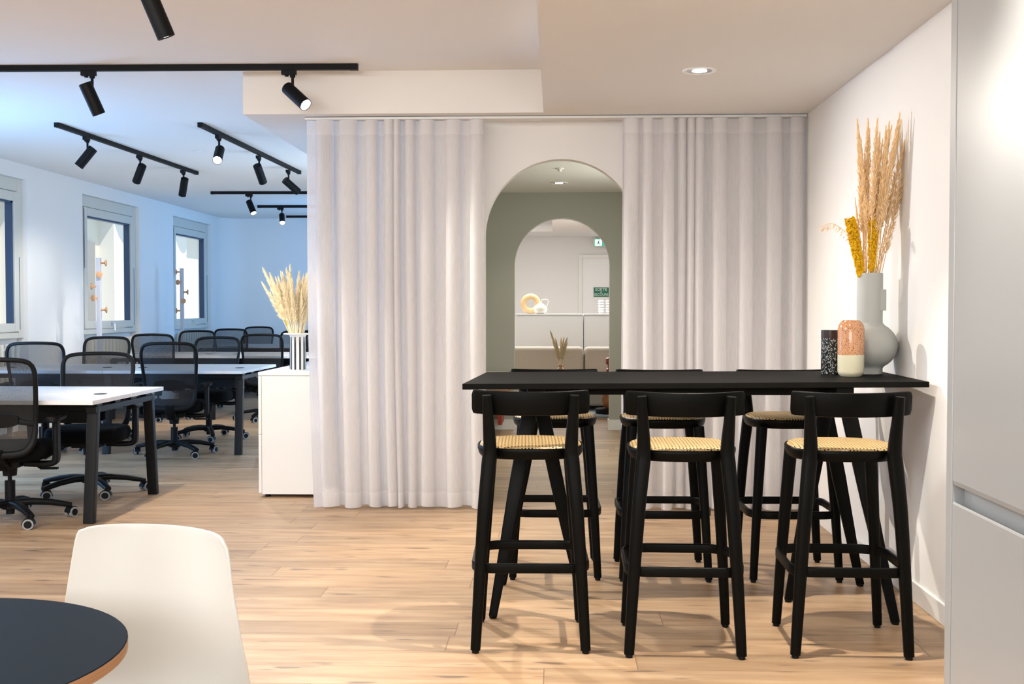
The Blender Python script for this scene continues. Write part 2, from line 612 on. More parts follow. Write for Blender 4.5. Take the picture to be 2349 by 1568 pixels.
# ceilings: high part over the office, lower soffit wrapping the dining corner
c = MB().box(-5.7, 3.2, YF - .1, 19.1, ZU, ZU + 0.15)
struct('ceiling', c, 'ceiling_paint', smooth=False)
c = MB()
c.box(-0.075, 3.2, YF, 6.93, ZL, ZU)          # right half of the dining area
c.box(-1.92, 3.2, 6.93, 12.0, ZL, ZU)         # strip over the curtain and the corridor
c.box(-1.92, -1.4, 12.0, 19.05, ZL, ZU)
c.box(-0.05, 3.2, 12.0, 19.05, ZL, ZU)
c.box(-1.4, -0.05, 17.6, 19.05, ZL, ZU)
struct('ceiling_soffit', c, 'ceiling_paint', smooth=False)

# right wall, back wall behind the camera
struct('wall_right', MB().box(XR, XR + .15, YF, 12.0, 0, ZL), 'white_paint', smooth=False)
struct('wall_behind', MB().box(-5.7, 3.2, YF - .15, YF, 0, ZU), 'white_paint', smooth=False)
struct('wall_back', MB().box(-5.7, -1.5, YB, YB + .15, 0, ZU), 'white_paint', smooth=False)
struct('wall_partition', MB().box(-1.5, -1.4, Y_ARCH, YB + .8, 0, ZL), 'white_paint', smooth=False)

def arch_wall(name, x0, x1, y0, y1, cx, r, ztop, m, edge):
    """wall with a round headed opening down to the floor"""
    spr = ztop - r
    N = 40
    arc = [(cx + r * math.cos(PI - PI * k / N), spr + r * math.sin(PI - PI * k / N)) for k in range(N + 1)]
    mb = MB()
    for y, flip in ((y0, False), (y1, True)):
        vs = []
        fs = []
        # side panels
        vs += [(x0, y, 0), (cx - r, y, 0), (cx - r, y, spr), (x0, y, spr)]
        vs += [(cx + r, y, 0), (x1, y, 0), (x1, y, spr), (cx + r, y, spr)]
        fs += [(0, 1, 2, 3), (4, 5, 6, 7)]
        b = len(vs)
        for k, (ax, az) in enumerate(arc):
            tx = x0 + (x1 - x0) * k / N
            vs += [(ax, y, az), (tx, y, ZL)]
        for k in range(N):
            fs.append((b + 2 * k, b + 2 * k + 2, b + 2 * k + 3, b + 2 * k + 1))
        vs += [(x0, y, spr), (x1, y, spr)]
        fs.append((b, b + 1, len(vs) - 2))
        fs.append((b + 2 * N, len(vs) - 1, b + 2 * N + 1))
        if flip:
            fs = [tuple(reversed(q)) for q in fs]
        mb.mat(0).add(vs, fs)
    mb.mat(1)
    prof = [(cx - r, 0)] + arc + [(cx + r, 0)]
    vs = []
    for (ax, az) in prof:
        vs += [(ax, y0, az), (ax, y1, az)]
    mb.add(vs, [(2 * k, 2 * k + 1, 2 * k + 3, 2 * k + 2) for k in range(len(prof) - 1)])
    mb.mat(0)
    mb.add([(x0, y0, 0), (x0, y1, 0), (x0, y1, ZL), (x0, y0, ZL)], [(0, 1, 2, 3)])
    mb.add([(x1, y0, 0), (x1, y1, 0), (x1, y1, ZL), (x1, y0, ZL)], [(3, 2, 1, 0)])
    return struct(name, mb, [m, edge], smooth=True, angle=30)

arch_wall('wall_arch', -1.5, XR, Y_ARCH, Y_ARCH + .1, 0.035, 0.487, 2.20, 'white_paint', 'white_paint')
arch_wall('wall_archway', -1.4, 3.1, Y_ARCH2, Y_ARCH2 + .14, 0.066, 0.489, 2.176, 'sage_paint', 'trim_paint')
struct('wall_corridor', MB().box(-1.4, -1.39, Y_ARCH + .1, Y_ARCH2, 0, ZL), 'sage_paint', smooth=False)
struct('wall_lounge', MB().box(-1.4, 3.2, 18.9, 19.05, 0, ZL), 'white_paint', smooth=False)
struct('wall_lounge_right', MB().box(3.0, 3.15, 11.8, 19.0, 0, ZL), 'white_paint', smooth=False)
struct('baseboard_right', MB().box(XR - .014, XR, YF, Y_ARCH, 0, 0.085), 'trim_paint', smooth=False, bevel=.003)
b = MB()
b.box(-1.4, 0.066 - .489, Y_ARCH2 - .014, Y_ARCH2, 0, .105)
b.box(0.066 + .489, 1.54, Y_ARCH2 - .014, Y_ARCH2, 0, .105)
b.box(0.066 + .475, 0.066 + .489, Y_ARCH2 - .014, Y_ARCH2 + .14, 0, .105)
struct('baseboard_archway', b, 'trim_paint', smooth=False)
struct('baseboard_arch', MB().box(-1.5, 0.035 - .487, Y_ARCH - .014, Y_ARCH, 0, .09).box(0.035 + .487, XR - .014, Y_ARCH - .014, Y_ARCH, 0, .09), 'trim_paint', smooth=False)
struct('baseboard_back', MB().box(-5.2, -1.5, YB - .014, YB, 0, .09), 'trim_paint', smooth=False)

# left wall with window niches (opening ranges along Y)
WIN = [(9.60, 11.33), (12.69, 14.43), (15.74, 17.47)]
Z0, Z1 = 0.95, 2.55
mb = MB()
ys = [YF]
for a, b_ in WIN:
    ys += [a, b_]
ys.append(YB)
for i in range(0, len(ys), 2):
    mb.box(XL - .2, XL, ys[i], ys[i + 1], 0, ZU)
for a, b_ in WIN:
    mb.box(XL - .2, XL, a, b_, Z1, ZU)
    mb.box(XL - .2, XL - .12, a, b_, 0, Z0)
struct('wall_left', mb, 'white_paint', smooth=False)
# curved corner between left wall and back wall
mb = MB()
rc = 0.34
arc = [(XL + rc - rc * math.cos(R(90) * k / 10), YB - rc + rc * math.sin(R(90) * k / 10)) for k in range(11)]
mb.loft([[(x, y, 0) for x, y in arc] + [(XL, YB, 0)], [(x, y, ZU) for x, y in arc] + [(XL, YB, ZU)]])
struct('wall_corner', mb, 'white_paint', angle=60)
struct('baseboard_left', MB().box(XL, XL + .014, 11.35, 12.67, 0, .09).box(XL, XL + .014, 14.45, 15.72, 0, .09), 'trim_paint', smooth=False)

for n, (a, b_) in enumerate(WIN, 1):
    w = MB()
    xo0, xo1 = XL - .14, XL - .045
    t = 0.11
    w.box(xo0, xo1, a, a + t, Z0, Z1).box(xo0, xo1, b_ - t, b_, Z0, Z1)
    w.box(xo0, xo1, a + t, b_ - t, Z1 - .13, Z1).box(xo0, xo1, a + t, b_ - t, Z0, Z0 + .06)
    root = struct('window_%d' % n, w, 'window_frame_paint', smooth=False, bevel=.006)
    s_ = MB()
    a2, b2, z2, z3 = a + t + .006, b_ - t - .006, Z0 + .066, Z1 - .136
    xs0, xs1 = XL - .115, XL - .03
    q = 0.085
    s_.box(xs0, xs1, a2, a2 + q, z2, z3).box(xs0, xs1, b2 - q, b2, z2, z3)
    s_.box(xs0, xs1, a2 + q, b2 - q, z3 - q - .01, z3).box(xs0, xs1, a2 + q, b2 - q, z2, z2 + q)
    s_.build('sash', 'window_frame_paint', root, smooth=False, bevel=.006)
    g_ = MB()
    gx = XL - .10
    g_.box(gx - .012, gx + .05, a2 + q, a2 + q + .02, z2 + q, z3 - q - .01).box(gx - .012, gx + .05, b2 - q - .035, b2 - q, z2 + q, z3 - q - .01)  # dark blue strips for the outer sash depth around the glass
    g_.box(gx - .012, gx + .05, a2 + q, b2 - q, z3 - q - .03, z3 - q - .01)
    g_.build('reveal_strip', 'dark_strip', root, smooth=False)
    MB().box(gx - .004, gx + .004, a2 + q, b2 - q, z2 + q, z3 - q).build('glass', 'window_glass', root, smooth=False)
    h = MB()
    ym = (a + b_) / 2
    h.box(xs1, xs1 + .012, ym - .015, ym + .015, z2 + .02, z2 + .08).tube([(xs1 + .012, ym, z2 + .05), (xs1 + .04, ym, z2 + .05), (xs1 + .045, ym, z2 - .03)], .008, 8)
    h.build('handle', 'chrome', root)
    k_ = MB().box(xs1 - .001, xs1 + .002, a2 - .008, a2 - .001, (z2 + z3) / 2, z3 - .02).box(xs1 - .001, xs1 + .002, b2 + .001, b2 + .008, z2 + .02, (z2 + z3) / 2 + .05)
    k_.build('hinge_gap', 'dark_strip', root, smooth=False)
    # radiator standing in the niche
    if n >= 1:
        r_ = MB()
        ya = a + .10 if n == 2 else a + .2
        nn = 12
        pitch = .108
        for k in range(nn):
            y = ya + k * pitch
            r_.tube([(XL + .02, y, .12), (XL + .02, y, .90)], 1.0, prof=rrect(.05, .10, .45), up=(1, 0, 0))
        r_.tube([(XL + .02, ya, .17), (XL + .02, ya + (nn - 1) * pitch, .17)], .022, 10)
        r_.tube([(XL + .02, ya, .85), (XL + .02, ya + (nn - 1) * pitch, .85)], .022, 10)
        ro = r_.build('radiator', 'radiator_cream')
        tag(ro, ['cream column radiator below the window cut by the left picture edge',
                 'cream column radiator below the middle window behind the coat rack with a wide window view',
                 'cream column radiator below the farthest window of the office'][n - 1], 'radiator')
        for k in (1, nn - 2):
            MB().box(XL - .005, XL + .045, ya + k * pitch - .01, ya + k * pitch + .01, 0, .13).build('foot', 'radiator_cream', ro, smooth=False)

# building across the courtyard, seen through the windows
bd = thing('neighbouring_building', 'pale stone building seen through the office windows', 'building', (-8.4, 20, 0))
MB().box(-.6, 0, -14, 12, -1, 6.5).build('wall', 'facade_stone', bd, smooth=False)
for yy in (-11.5, -7.6, -3.2, 0.6, 3.9):
    MB().box(0, .28, yy, yy + .8, -1, 2.9).lathe([(.02, 2.9), (.5, 2.98), (.5, 3.1), (.02, 3.12)], 20, (0.14, yy + .4, 0)).build('pilaster', 'facade_light', bd, smooth=False)
MB().box(0, .5, -14, 12, 3.15, 3.3).box(0, .35, -14, 12, 3.0, 3.15).build('cornice', 'facade_light', bd, smooth=False)
for y0_, y1_ in ((-2.2, .3), (-6.6, -3.5), (-10.5, -8), (1.7, 3.7)):
    MB().box(0, .05, y0_, y1_, .75, 2.45).build('roller_shutter', 'roller_gray', bd, smooth=False)

# ------------------------------------------------------------------ curtains
def curtain(name, label, x0, x1, pleats, seed, zt=2.415, flare=(0, 0)):
    """pleats: list of (centre, half width) where the cloth comes forward"""
    rr = random.Random(seed)
    yf, yb = 7.0, 7.072
    pts = [(x0, yf + .02)]
    for i, (cx, w) in enumerate(pleats):
        if i:
            pc, pw = pleats[i - 1]
            mid = ((pc + pw) + (cx - w)) / 2
            pts.append((mid, yb - rr.random() * .015))
        j = rr.uniform(-.008, .012)
        pts += [(cx - w * .86, (yf + yb) / 2 + .01), (cx - w, yf + .026 + j), (cx - w * .45, yf + j), (cx + w * .45, yf + .004 + j), (cx + w, yf + .03 + j), (cx + w * .86, (yf + yb) / 2 + .015)]
    pts.append((x1, yb - .03))
    cur = catmull([(x, y, 0) for x, y in pts], 5)
    L = len(cur)
    rows = 26
    rings = []
    ph = [rr.uniform(0, 6.28) for _ in range(6)]
    for j in range(rows + 1):
        t = j / rows
        z = zt - t * (zt - .012)
        ring = []
        for i, p in enumerate(cur):
            u = i / (L - 1)
            amp = 1.0 + .25 * t
            yy = 7.045 + (p.y - 7.045) * amp + .006 * math.sin(5 * t + u * 9 + ph[0]) * t
            xx = p.x + .006 * math.sin(4 * t + u * 14 + ph[1]) * t + flare[0] * (1 - u) * t ** 3 + flare[1] * u * t ** 2
            zz = z
            if t > .9:
                zz = max(z, .006) + .006 * math.sin(u * 40 + ph[2]) * (t - .9) * 10
            ring.append((xx, yy, max(zz, .004)))
        rings.append(ring)
    mb = MB()
    mb.loft(rings, False, False)
    o = mb.build(name, 'sheer_curtain', None, angle=80)
    return tag(o, label, 'curtain')

def px2x(a, Y=7.0):
    # picture column to X on the curtain plane (measured once from the photograph)
    return round((a - 1274.5) / 2600 * Y * 1.0035, 4)
LP = [(-1.435, .055), (-1.29, .055), (-1.145, .04), (-1.035, .028), (-.985, .020), (-.905, .032), (-.80, .045), (-.635, .045), (-.49, .040)]
RP = [(.465, .045), (.565, .032), (.69, .036), (.775, .026), (.832, .023), (.885, .028), (1.005, .045), (1.165, .045), (1.335, .050), (1.475, .042)]
curtain('curtain', 'white sheer curtain hanging left of the archway beside the low white cabinet', -1.545, -.445, LP, 3, flare=(.03, -.0))
curtain('curtain', 'white sheer curtain hanging right of the archway behind the bar table', .41, 1.525, RP, 8, flare=(0, 0))
rail = MB().box(-1.56, 1.535, 7.03, 7.055, ZL - .018, ZL)
rail.mat(1).box(-1.56, 1.535, 7.028, 7.03, ZL - .004, ZL - .001)  # dark strip painted in for the thin gap line above the rail
ro = rail.build('curtain_rail', ['trim_paint', 'dark_strip'], smooth=False)
tag(ro, 'slim white curtain rail fixed along the ceiling edge above both curtains', 'curtain rail')

# ------------------------------------------------------------------ bar table
def bar_table():
    t = thing('bar_table', 'long black high table on trestle legs against the right wall', 'table', (0.58, 4.9, 0), 0)
    NL, NR, FR_, FL = (-.365, 4.42), (1.505, 4.62), (1.528, 5.42), (-.32, 5.26)
    ox, oy = 0.58, 4.9
    top = MB()
    ring0 = [(x - ox, y - oy, .932) for x, y in (NL, NR, FR_, FL)]
    ring1 = [(x - ox, y - oy, .955) for x, y in (NL, NR, FR_, FL)]
    top.loft([ring0, ring1])
    top.build('tabletop', 'black_table_top', t, bevel=.002, smooth=False)
    bm_ = MB().box(-.10 - ox, 1.22 - ox, 4.80 - oy, 4.86 - oy, .885, .932)
    bm_.build('beam', 'black_wood', t, bevel=.003, smooth=False)
    def trestle(ax, feet, s):
        h = MB().box(ax - .035 - ox, ax + .035 - ox, 4.60 - oy, 5.12 - oy, .895, .932)
        h.build('trestle_bar', 'black_wood', t, bevel=.003, smooth=False)
        for (fx, fy, ty, tx) in feet:
            pts = [Vector((fx - ox, fy - oy, 0.008)), Vector(((fx * .45 + tx * .55) - ox, (fy * .45 + ty * .55) - oy, .50)), Vector((tx - ox, ty - oy, .90))]
            l = MB().tube(pts, [.55, .95, 1.0], prof=rrect(.062, .032, .2), up=(0, 1, 0))
            lo = l.build('trestle_leg', 'black_wood', t)
            MB().lathe([(.013, 0), (.015, .003), (.015, .012)], 14, (fx - ox, fy - oy, 0)).build('foot_pad', 'black_plastic', lo)
    trestle(-.08, [(-.252, 4.54, 4.67, -.094), (-.238, 5.09, 5.03, -.075), (.112, 4.86, 4.86, -.078)], 1)
    trestle(1.165, [(1.346, 4.51, 4.65, 1.175), (1.373, 5.13, 5.05, 1.172), (.993, 4.84, 4.84, 1.158)], -1)
    return t
bar_table()

# ------------------------------------------------------------------ bar stools
def make_stool():
    t = thing('bar_stool', 'x', 'stool', (0, 0, 0))
    def outline(k, z):
        out = []
        N = 48
        for i in range(N):
            a = 2 * PI * i / N
            ca, sa = math.cos(a), math.sin(a)
            e = 2 / 2.6
            x = .2 * k * math.copysign(abs(ca) ** e, ca)
            y = (.205 if sa > 0 else .190) * k * math.copysign(abs(sa) ** e, sa)
            out.append((x, y, z))
        return out
    rim = MB()
    rim.loft([outline(.90, .704), outline(.935, .700), outline(.97, .708), outline(1.0, .728), outline(1.0, .737), outline(.985, .741), outline(.93, .739), outline(.90, .725)], False, loop=True)
    rim.build('seat_frame', 'black_wood', t, angle=50)
    c_ = MB()
    ks = [.955, .935, .87, .75, .6, .4, .2, .05]
    zs = [.739, .7455, .750, .752, .753, .753, .753, .753]
    c_.loft([outline(k, z) for k, z in zip(ks, zs)], False)
    n0 = 48 * (len(ks) - 1)
    c_.f.append(tuple(range(n0, n0 + 48)))
    c_.mi.append(0)
    so_ = c_.build('seat', 'woven_cane', t, angle=80)
    so_['label'] = 'woven natural cane seat'
    # rear legs rise into the back posts
    for sgn in (-1, 1):
        pts = catmull([(sgn * .200, -.205, .012), (sgn * .186, -.204, .25), (sgn * .168, -.198, .52), (sgn * .153, -.186, .68), (sgn * .148, -.186, .745), (sgn * .153, -.200, .85), (sgn * .158, -.212, .938)], 4)
        L = len(pts)
        rad = []
        for p in pts:
            z = p.z
            if z < .70: r = .82 + .38 * z / .70
            else: r = 1.20 - .46 * (z - .70) / .24
            rad.append(r)
        MB().tube(pts, rad, prof=rrect(.044, .036, .36), up=(0, 1, 0)).build('leg', 'black_wood', t, angle=50)
        pts = catmull([(sgn * .196, .205, .012), (sgn * .180, .190, .30), (sgn * .160, .170, .60), (sgn * .152, .162, .708)], 3)
        rad = [.78 + .34 * p.z / .7 for p in pts]
        MB().tube(pts, rad, prof=rrect(.044, .036, .36), up=(0, 1, 0)).build('leg', 'black_wood', t, angle=50)
    for k, ch in enumerate([c for c in t.children if c.name.startswith('leg')]):
        v = ch.data.vertices[0].co
        fx = math.copysign(.200 if v.y < 0 else .196, v.x)
        fy = -.205 if v.y < 0 else .205
        MB().lathe([(.011, 0), (.013, .002), (.013, .014)], 14, (fx, fy, 0)).build('foot_glide', 'black_plastic', ch)
    # foot ring
    ring = []
    hw = .208
    y0_, y1_ = -.200, .212
    r = .10
    for cx, cy, a0 in ((hw - r, y1_ - r, 0), (-hw + r, y1_ - r, 90), (-hw + .07, y0_ + .07, 180), (hw - .07, y0_ + .07, 270)):
        rr_ = r if cy > 0 else .07
        for k in range(7):
            a = R(a0 + 90 * k / 6)
            ring.append((cx + rr_ * math.cos(a), cy + rr_ * math.sin(a), .308))
    MB().tube(ring, 1.0, loop=True, prof=rrect(.017, .036, .35)).build('foot_ring', 'black_wood', t, angle=50)
    # curved backrest
    prof = rrect(.016, .088, .35)
    pts = []
    for k in range(17):
        u = math.sin((-1 + 2 * k / 16) * PI / 2) ** 1
        pts.append((u * .212, -.196 + .046 * abs(u) ** 2, .905 + .006 * u * u))
    rad = [1.0] * 17
    bk = MB()
    rings = []
    for k, p in enumerate(pts):
        u = abs(-1 + 2 * k / 16)
        hs_ = 0
        hs = 1 if u < .86 else (.97 if u < .9 else .66)
        a, b2_ = Vector(pts[max(k - 1, 0)]), Vector(pts[min(k + 1, 16)])
        d = (b2_ - a).normalized()
        nrm = Vector((-d.y, d.x, 0))
        rings.append([Vector(p) + nrm * q[0] + Vector((0, -.10 * q[1], q[1] * hs)) for q in prof])
    bk.loft(rings)
    bk.build('backrest', 'black_wood', t, angle=50)
    return t
stool = make_stool()
spots = [((-.095, 4.285, 0), 1.5, 'black stool with cane seat on the near side of the bar table, leftmost of three'),
         ((.468, 4.245, 0), -1.0, 'black stool with cane seat on the near side of the bar table, middle of three'),
         ((1.063, 4.262, 0), -1.0, 'black stool with cane seat on the near side of the bar table, nearest the wall'),
         ((-.004, 5.40, 0), 181.0, 'black stool with cane seat across the bar table, its seat seen below the archway'),
         ((.505, 5.385, 0), 180.0, 'black stool with cane seat across the bar table, middle of the far side'),
         ((1.095, 5.395, 0), 181.5, 'black stool with cane seat across the bar table, right one against the curtain')]
for i, (loc, a, lab) in enumerate(spots):
    place(stool, i == 0, loc, R(a), lab, 'cane seated stools around the bar table')

# ------------------------------------------------------------------ vases on the bar table
def tall_vase():
    t = thing('tall_vase', 'tall matt white vase with round belly and cylinder neck holding dried grass on bar table', 'vase', (1.412, 5.16, .955))
    pr = [(.055, 0), (.058, .002), (.058, .026), (.060, .03)]
    zc, rz_, rx = .128, .108, .123
    for k in range(1, 16):
        a = R(-66 + 132 * k / 16 * 1.0)
        pr.append((max(rx * math.cos(a), .057), zc + rz_ * math.sin(a)))
    pr += [(.0565, .232), (.0565, .45), (.0555, .453), (.051, .453), (.050, .445), (.050, .25), (.001, .24)]
    MB().lathe(pr, 48).build('vessel', 'vase_white', t, angle=35)
    MB().box(.028, .062, -.044, -.026, .285, .38).build('lug', 'vase_white', t, smooth=False, bevel=.003)
    return t
tall_vase()
o = MB().lathe([(.001, 0), (.042, 0), (.053, .010), (.0565, .022), (.0565, .205), (.052, .225), (.040, .240), (.034, .2435), (.031, .238), (.001, .21)], 40).build('cylinder_vase', 'orange_speckle', loc=(1.285, 4.985, .955))
tag(o, 'rounded glass vase, speckled orange above a pale yellow base, on the bar table', 'vase')
o = MB().lathe([(.001, 0), (.039, 0), (.0405, .003), (.0405, .195), (.0405, .198), (.036, .198), (.035, .18), (.001, .17)], 40).build('cylinder_vase', 'black_speckle', loc=(1.232, 5.135, .955))
tag(o, 'black and white speckled straight cylinder vase with dark brown rim on the bar table', 'vase')

# ------------------------------------------------------------------ dried grasses
def plume_mesh(base_len, total, seed, m, bend=.04, lean=0.0, wid=.016, dens=300, leaf=.016, thick=.0021, splay=.8):
    rr = random.Random(seed)
    mb = MB()
    c = []
    for k in range(13):
        t = k / 12
        c.append(Vector((bend * t * t + lean * t, .3 * bend * math.sin(t * 2 + seed), total * t - .25 * abs(bend) * t ** 3)))
    mb.tube(c, [(.0034 if total < .6 else .0026) * (1 - .5 * k / 12) for k in range(13)], 5)
    t0 = base_len / total
    for i in range(dens):
        t = t0 + (1 - t0) * (i / dens)
        f = t * 12
        k = min(int(f), 11)
        p = c[k].lerp(c[k + 1], f - k)
        tan = (c[k + 1] - c[k]).normalized()
        s = (t - t0) / (1 - t0)
        w = wid * math.sin(PI * min(1, .12 + s * .88)) ** .7 * (1.0 - .35 * s)
        a = rr.uniform(0, 2 * PI)
        side = Vector((math.cos(a), math.sin(a), 0))
        p = p + side * w * rr.uniform(0, .55)
        d = (tan * rr.uniform(.7, 1.2) + side * rr.uniform(.15, splay) * (1.15 - s)).normalized()
        L = leaf * rr.uniform(.7, 1.5)
        n1 = d.cross(Vector((rr.uniform(-1, 1), rr.uniform(-1, 1), .3))).normalized() * thick
        n2 = d.cross(n1).normalized() * thick * .9
        q = p + d * L * .4
        mb.add([p, q + n1, q - n1 * .5 + n2, q - n1 * .5 - n2, p + d * L], [(0, 2, 1), (0, 3, 2), (0, 1, 3), (4, 1, 2), (4, 2, 3), (4, 3, 1)])
    return mb

def bouquet(protos, origin, items, label, group, cat='dried grass'):
    used = set()
    for (k, az, tilt, x, y, sc, *rest) in items:
        o0 = protos[k]
        o = o0 if k not in used else o0.copy()
        if k in used:
            COL.objects.link(o)
        used.add(k)
        o.location = (origin[0] + x, origin[1] + y, origin[2])
        # lean towards azimuth az by tilt
        o.rotation_mode = 'XYZ'
        q = Matrix.Rotation(az, 4, 'Z') @ Matrix.Rotation(tilt, 4, 'Y') @ Matrix.Rotation(rest[0] if rest else 0, 4, 'Z')
        o.rotation_euler = q.to_euler()
        o.scale = (sc, sc, sc)
        tag(o, label, cat, group)

pa = [plume_mesh(.40, .84, 1, 'pampas_tan', .03, wid=.024, dens=520, leaf=.02).build('pampas_stem', 'pampas_tan', angle=80),
      plume_mesh(.42, .86, 2, 'pampas_tan', .055, wid=.022, dens=520, leaf=.02).build('pampas_stem', 'pampas_tan', angle=80),
      plume_mesh(.30, .74, 5, 'pampas_tan', .02, wid=.016, dens=420).build('pampas_stem', 'pampas_tan', angle=80)]
its = []
rr = random.Random(12)
for k in range(17):
    az = R(rr.uniform(-70, 70)) if k % 3 else R(rr.uniform(110, 250))
    tilt = R(rr.uniform(1.5, 8.5)) if k % 3 else R(rr.uniform(0, 3.2))
    its.append((k % 2, az, tilt, rr.uniform(-.03, .03), rr.uniform(-.03, .03), rr.uniform(.93, 1.06), R(rr.uniform(-60, 60))))
its.append((1, R(-5), R(9.2), .01, -.02, 1.05, R(-5)))
its.append((2, R(-8), R(10.5), .02, 0, .95, 0))
its.append((2, R(-40), R(8), .02, 0, .78, 0))
its.append((2, R(150), R(4.0), -.01, 0, .72, 0))
its.append((2, R(80), R(3.0), -.01, 0.01, .65, 0))
its.append((2, R(20), R(5.0), .01, 0.0, .60, 0))
bouquet(pa, (1.405, 5.16, 1.215), its, 'tan pampas plume standing in the tall white vase', 'tan pampas plumes in the tall white vase')

def bloom(seed, L0, L1, bend):
    rr = random.Random(seed)
    mb = MB()
    c = [Vector((bend * (k / 10) ** 2, 0, L1 * k / 10)) for k in range(11)]
    mb.tube(c, .0028, 6)
    ico = [(0, 0, 1), (.89, 0, .45), (.28, .85, .45), (-.72, .53, .45), (-.72, -.53, .45), (.28, -.85, .45), (.72, .53, -.45), (-.28, .85, -.45), (-.89, 0, -.45), (-.28, -.85, -.45), (.72, -.53, -.45), (0, 0, -1)]
    fc = [(0, 1, 2), (0, 2, 3), (0, 3, 4), (0, 4, 5), (0, 5, 1), (1, 6, 2), (2, 7, 3), (3, 8, 4), (4, 9, 5), (5, 10, 1), (6, 7, 2), (7, 8, 3), (8, 9, 4), (9, 10, 5), (10, 6, 1), (11, 7, 6), (11, 8, 7), (11, 9, 8), (11, 10, 9), (11, 6, 10)]
    mb.tube(c[5:], [.006] + [.012] * 4 + [.006], 8)
    for i in range(1500):
        t = (L0 + (L1 - L0) * rr.random() ** .9) / L1
        f = t * 10
        k = min(int(f), 9)
        p = c[k].lerp(c[k + 1], f - k)
        a = rr.uniform(0, 2 * PI)
        s = (t - L0 / L1) / (1 - L0 / L1)
        w = .021 * (.72 + .38 * min(1, s * 1.6)) * rr.uniform(.55, 1.05)
        p = p + Vector((math.cos(a) * w, math.sin(a) * w, rr.uniform(-.006, .006)))
        r_ = rr.uniform(.0028, .0058)
        mb.add([(p.x + x * r_, p.y + y * r_, p.z + z * r_) for x, y, z in ico], fc)
    return mb
o = bloom(3, .24, .505, 0).build('yellow_flower', 'yellow_bloom', angle=80, loc=(1.418, 5.145, 1.16))
o.rotation_euler = (0, R(-11.5), 0)
tag(o, 'dried yellow flower spike in the tall white vase, leaning left', 'dried flower')
o = bloom(4, .26, .495, 0).build('yellow_flower', 'yellow_bloom', angle=80, loc=(1.408, 5.135, 1.16))
o.rotation_euler = (0, R(1.5), 0)
tag(o, 'dried yellow flower spike in the tall white vase, standing upright', 'dried flower')
# drooping oat stem on the left
mb = MB()
c = catmull([(0, 0, 0), (-.03, 0, .15), (-.07, -.01, .26), (-.12, -.01, .315), (-.165, -.01, .335), (-.20, -.01, .325)], 4)
mb.tube(c, .0012, 5)
rr = random.Random(4)
for k in range(9, len(c)):
    for q in range(2):
        p = c[k] + Vector((rr.uniform(-.012, .012), rr.uniform(-.01, .01), -.012 + rr.uniform(-.01, .016)))
        mb.tube([c[k], p], .0006, 4)
        e = p + Vector((-.010, 0, -.014))
        mb.tube([p, p.lerp(e, .4), e], [.0008, .0026, .0004], 6)
o = mb.build('oat_stem', 'pampas_tan', loc=(1.393, 5.145, 1.295))
tag(o, 'thin drooping oat stalk reaching left from the tall white vase', 'dried grass')

# ------------------------------------------------------------------ low white cabinet, striped vase
def low_cabinet():
    x0, x1, y0_, y1_ = -1.962, -1.515, 7.40, 9.35
    t = thing('low_cabinet', 'low white storage cabinet between the left curtain and the office desks', 'cabinet', ((x0 + x1) / 2, (y0_ + y1_) / 2, 0))
    cx, cy = (x0 + x1) / 2, (y0_ + y1_) / 2
    MB().box(x0 + .022 - cx, x1 - cx, y0_ + .002 - cy, y1_ - cy, .022, .806).build('carcass', 'cabinet_white', t, smooth=False, bevel=.001)
    MB().box(x0 - cx, x1 - cx, y0_ - cy, y1_ - cy, .808, .83).build('cabinet_top', 'cabinet_white', t, smooth=False, bevel=.0015)
    half = (y1_ - y0_) / 2
    for i in range(2):
        for z0_, z1_ in ((.03, .416), (.420, .804)):
            MB().box(x0 - cx, x0 + .020 - cx, y0_ + i * half + .002 - cy, y0_ + (i + 1) * half - .002 - cy, z0_, z1_).build('door', 'cabinet_white', t, smooth=False, bevel=.001)
    for dx in (x0 + .05, x1 - .05):
        for dy in (y0_ + .05, y1_ - .05):
            MB().lathe([(.018, 0), (.018, .024)], 16, (dx - cx, dy - cy, 0)).build('foot', 'black_plastic', t)
low_cabinet()
t = thing('striped_vase', 'white vase with black vertical stripes and a flat rim on the low cabinet', 'vase', (-1.765, 7.70, .83))
MB().lathe([(.001, 0), (.050, 0), (.052, .003), (.052, .225), (.058, .238), (.096, .243), (.097, .247), (.094, .250), (.050, .250), (.044, .244), (.044, .05), (.001, .04)], 56).build('vessel', 'stripe_vase_white', t, angle=30)
for k in range(10):
    a = 2 * PI * k / 10 + R(-97)
    ring = []
    pts = [(.0535 * math.cos(a), .0535 * math.sin(a), z) for z in (.004, .06, .12, .18, .226)]
    s_ = MB().tube(pts, [1, 1, 1, 1, .6], prof=rrect(.0125, .004, .4), up=(math.cos(a), math.sin(a), 0))
    s_.build('stripe', 'stripe_black', t)
pc = [plume_mesh(.20, .52, 21, 'x', .02, wid=.020, dens=330, leaf=.026, splay=1.2).build('dried_grass_stem', 'pampas_cream', angle=80),
      plume_mesh(.24, .56, 22, 'x', .05, wid=.022, dens=330, leaf=.028, splay=1.2).build('dried_grass_stem', 'pampas_cream', angle=80),
      plume_mesh(.18, .46, 23, 'x', -.02, wid=.018, dens=280, leaf=.024, splay=1.2).build('dried_grass_stem', 'pampas_cream', angle=80)]
its = []
rr = random.Random(31)
for k in range(54):
    az = rr.uniform(0, 2 * PI)
    tilt = R(rr.uniform(2, 17))
    its.append((k % 3, az, min(tilt, R(17)), .018 * math.cos(az), .018 * math.sin(az), rr.uniform(.86, 1.0), R(rr.uniform(-90, 90))))
its.append((1, PI, R(17), -.02, 0, 1.03, 0))
its.append((1, PI, R(22), -.02, 0, .88, 0))
its.append((0, PI, R(19), -.02, 0.01, .95, 0))
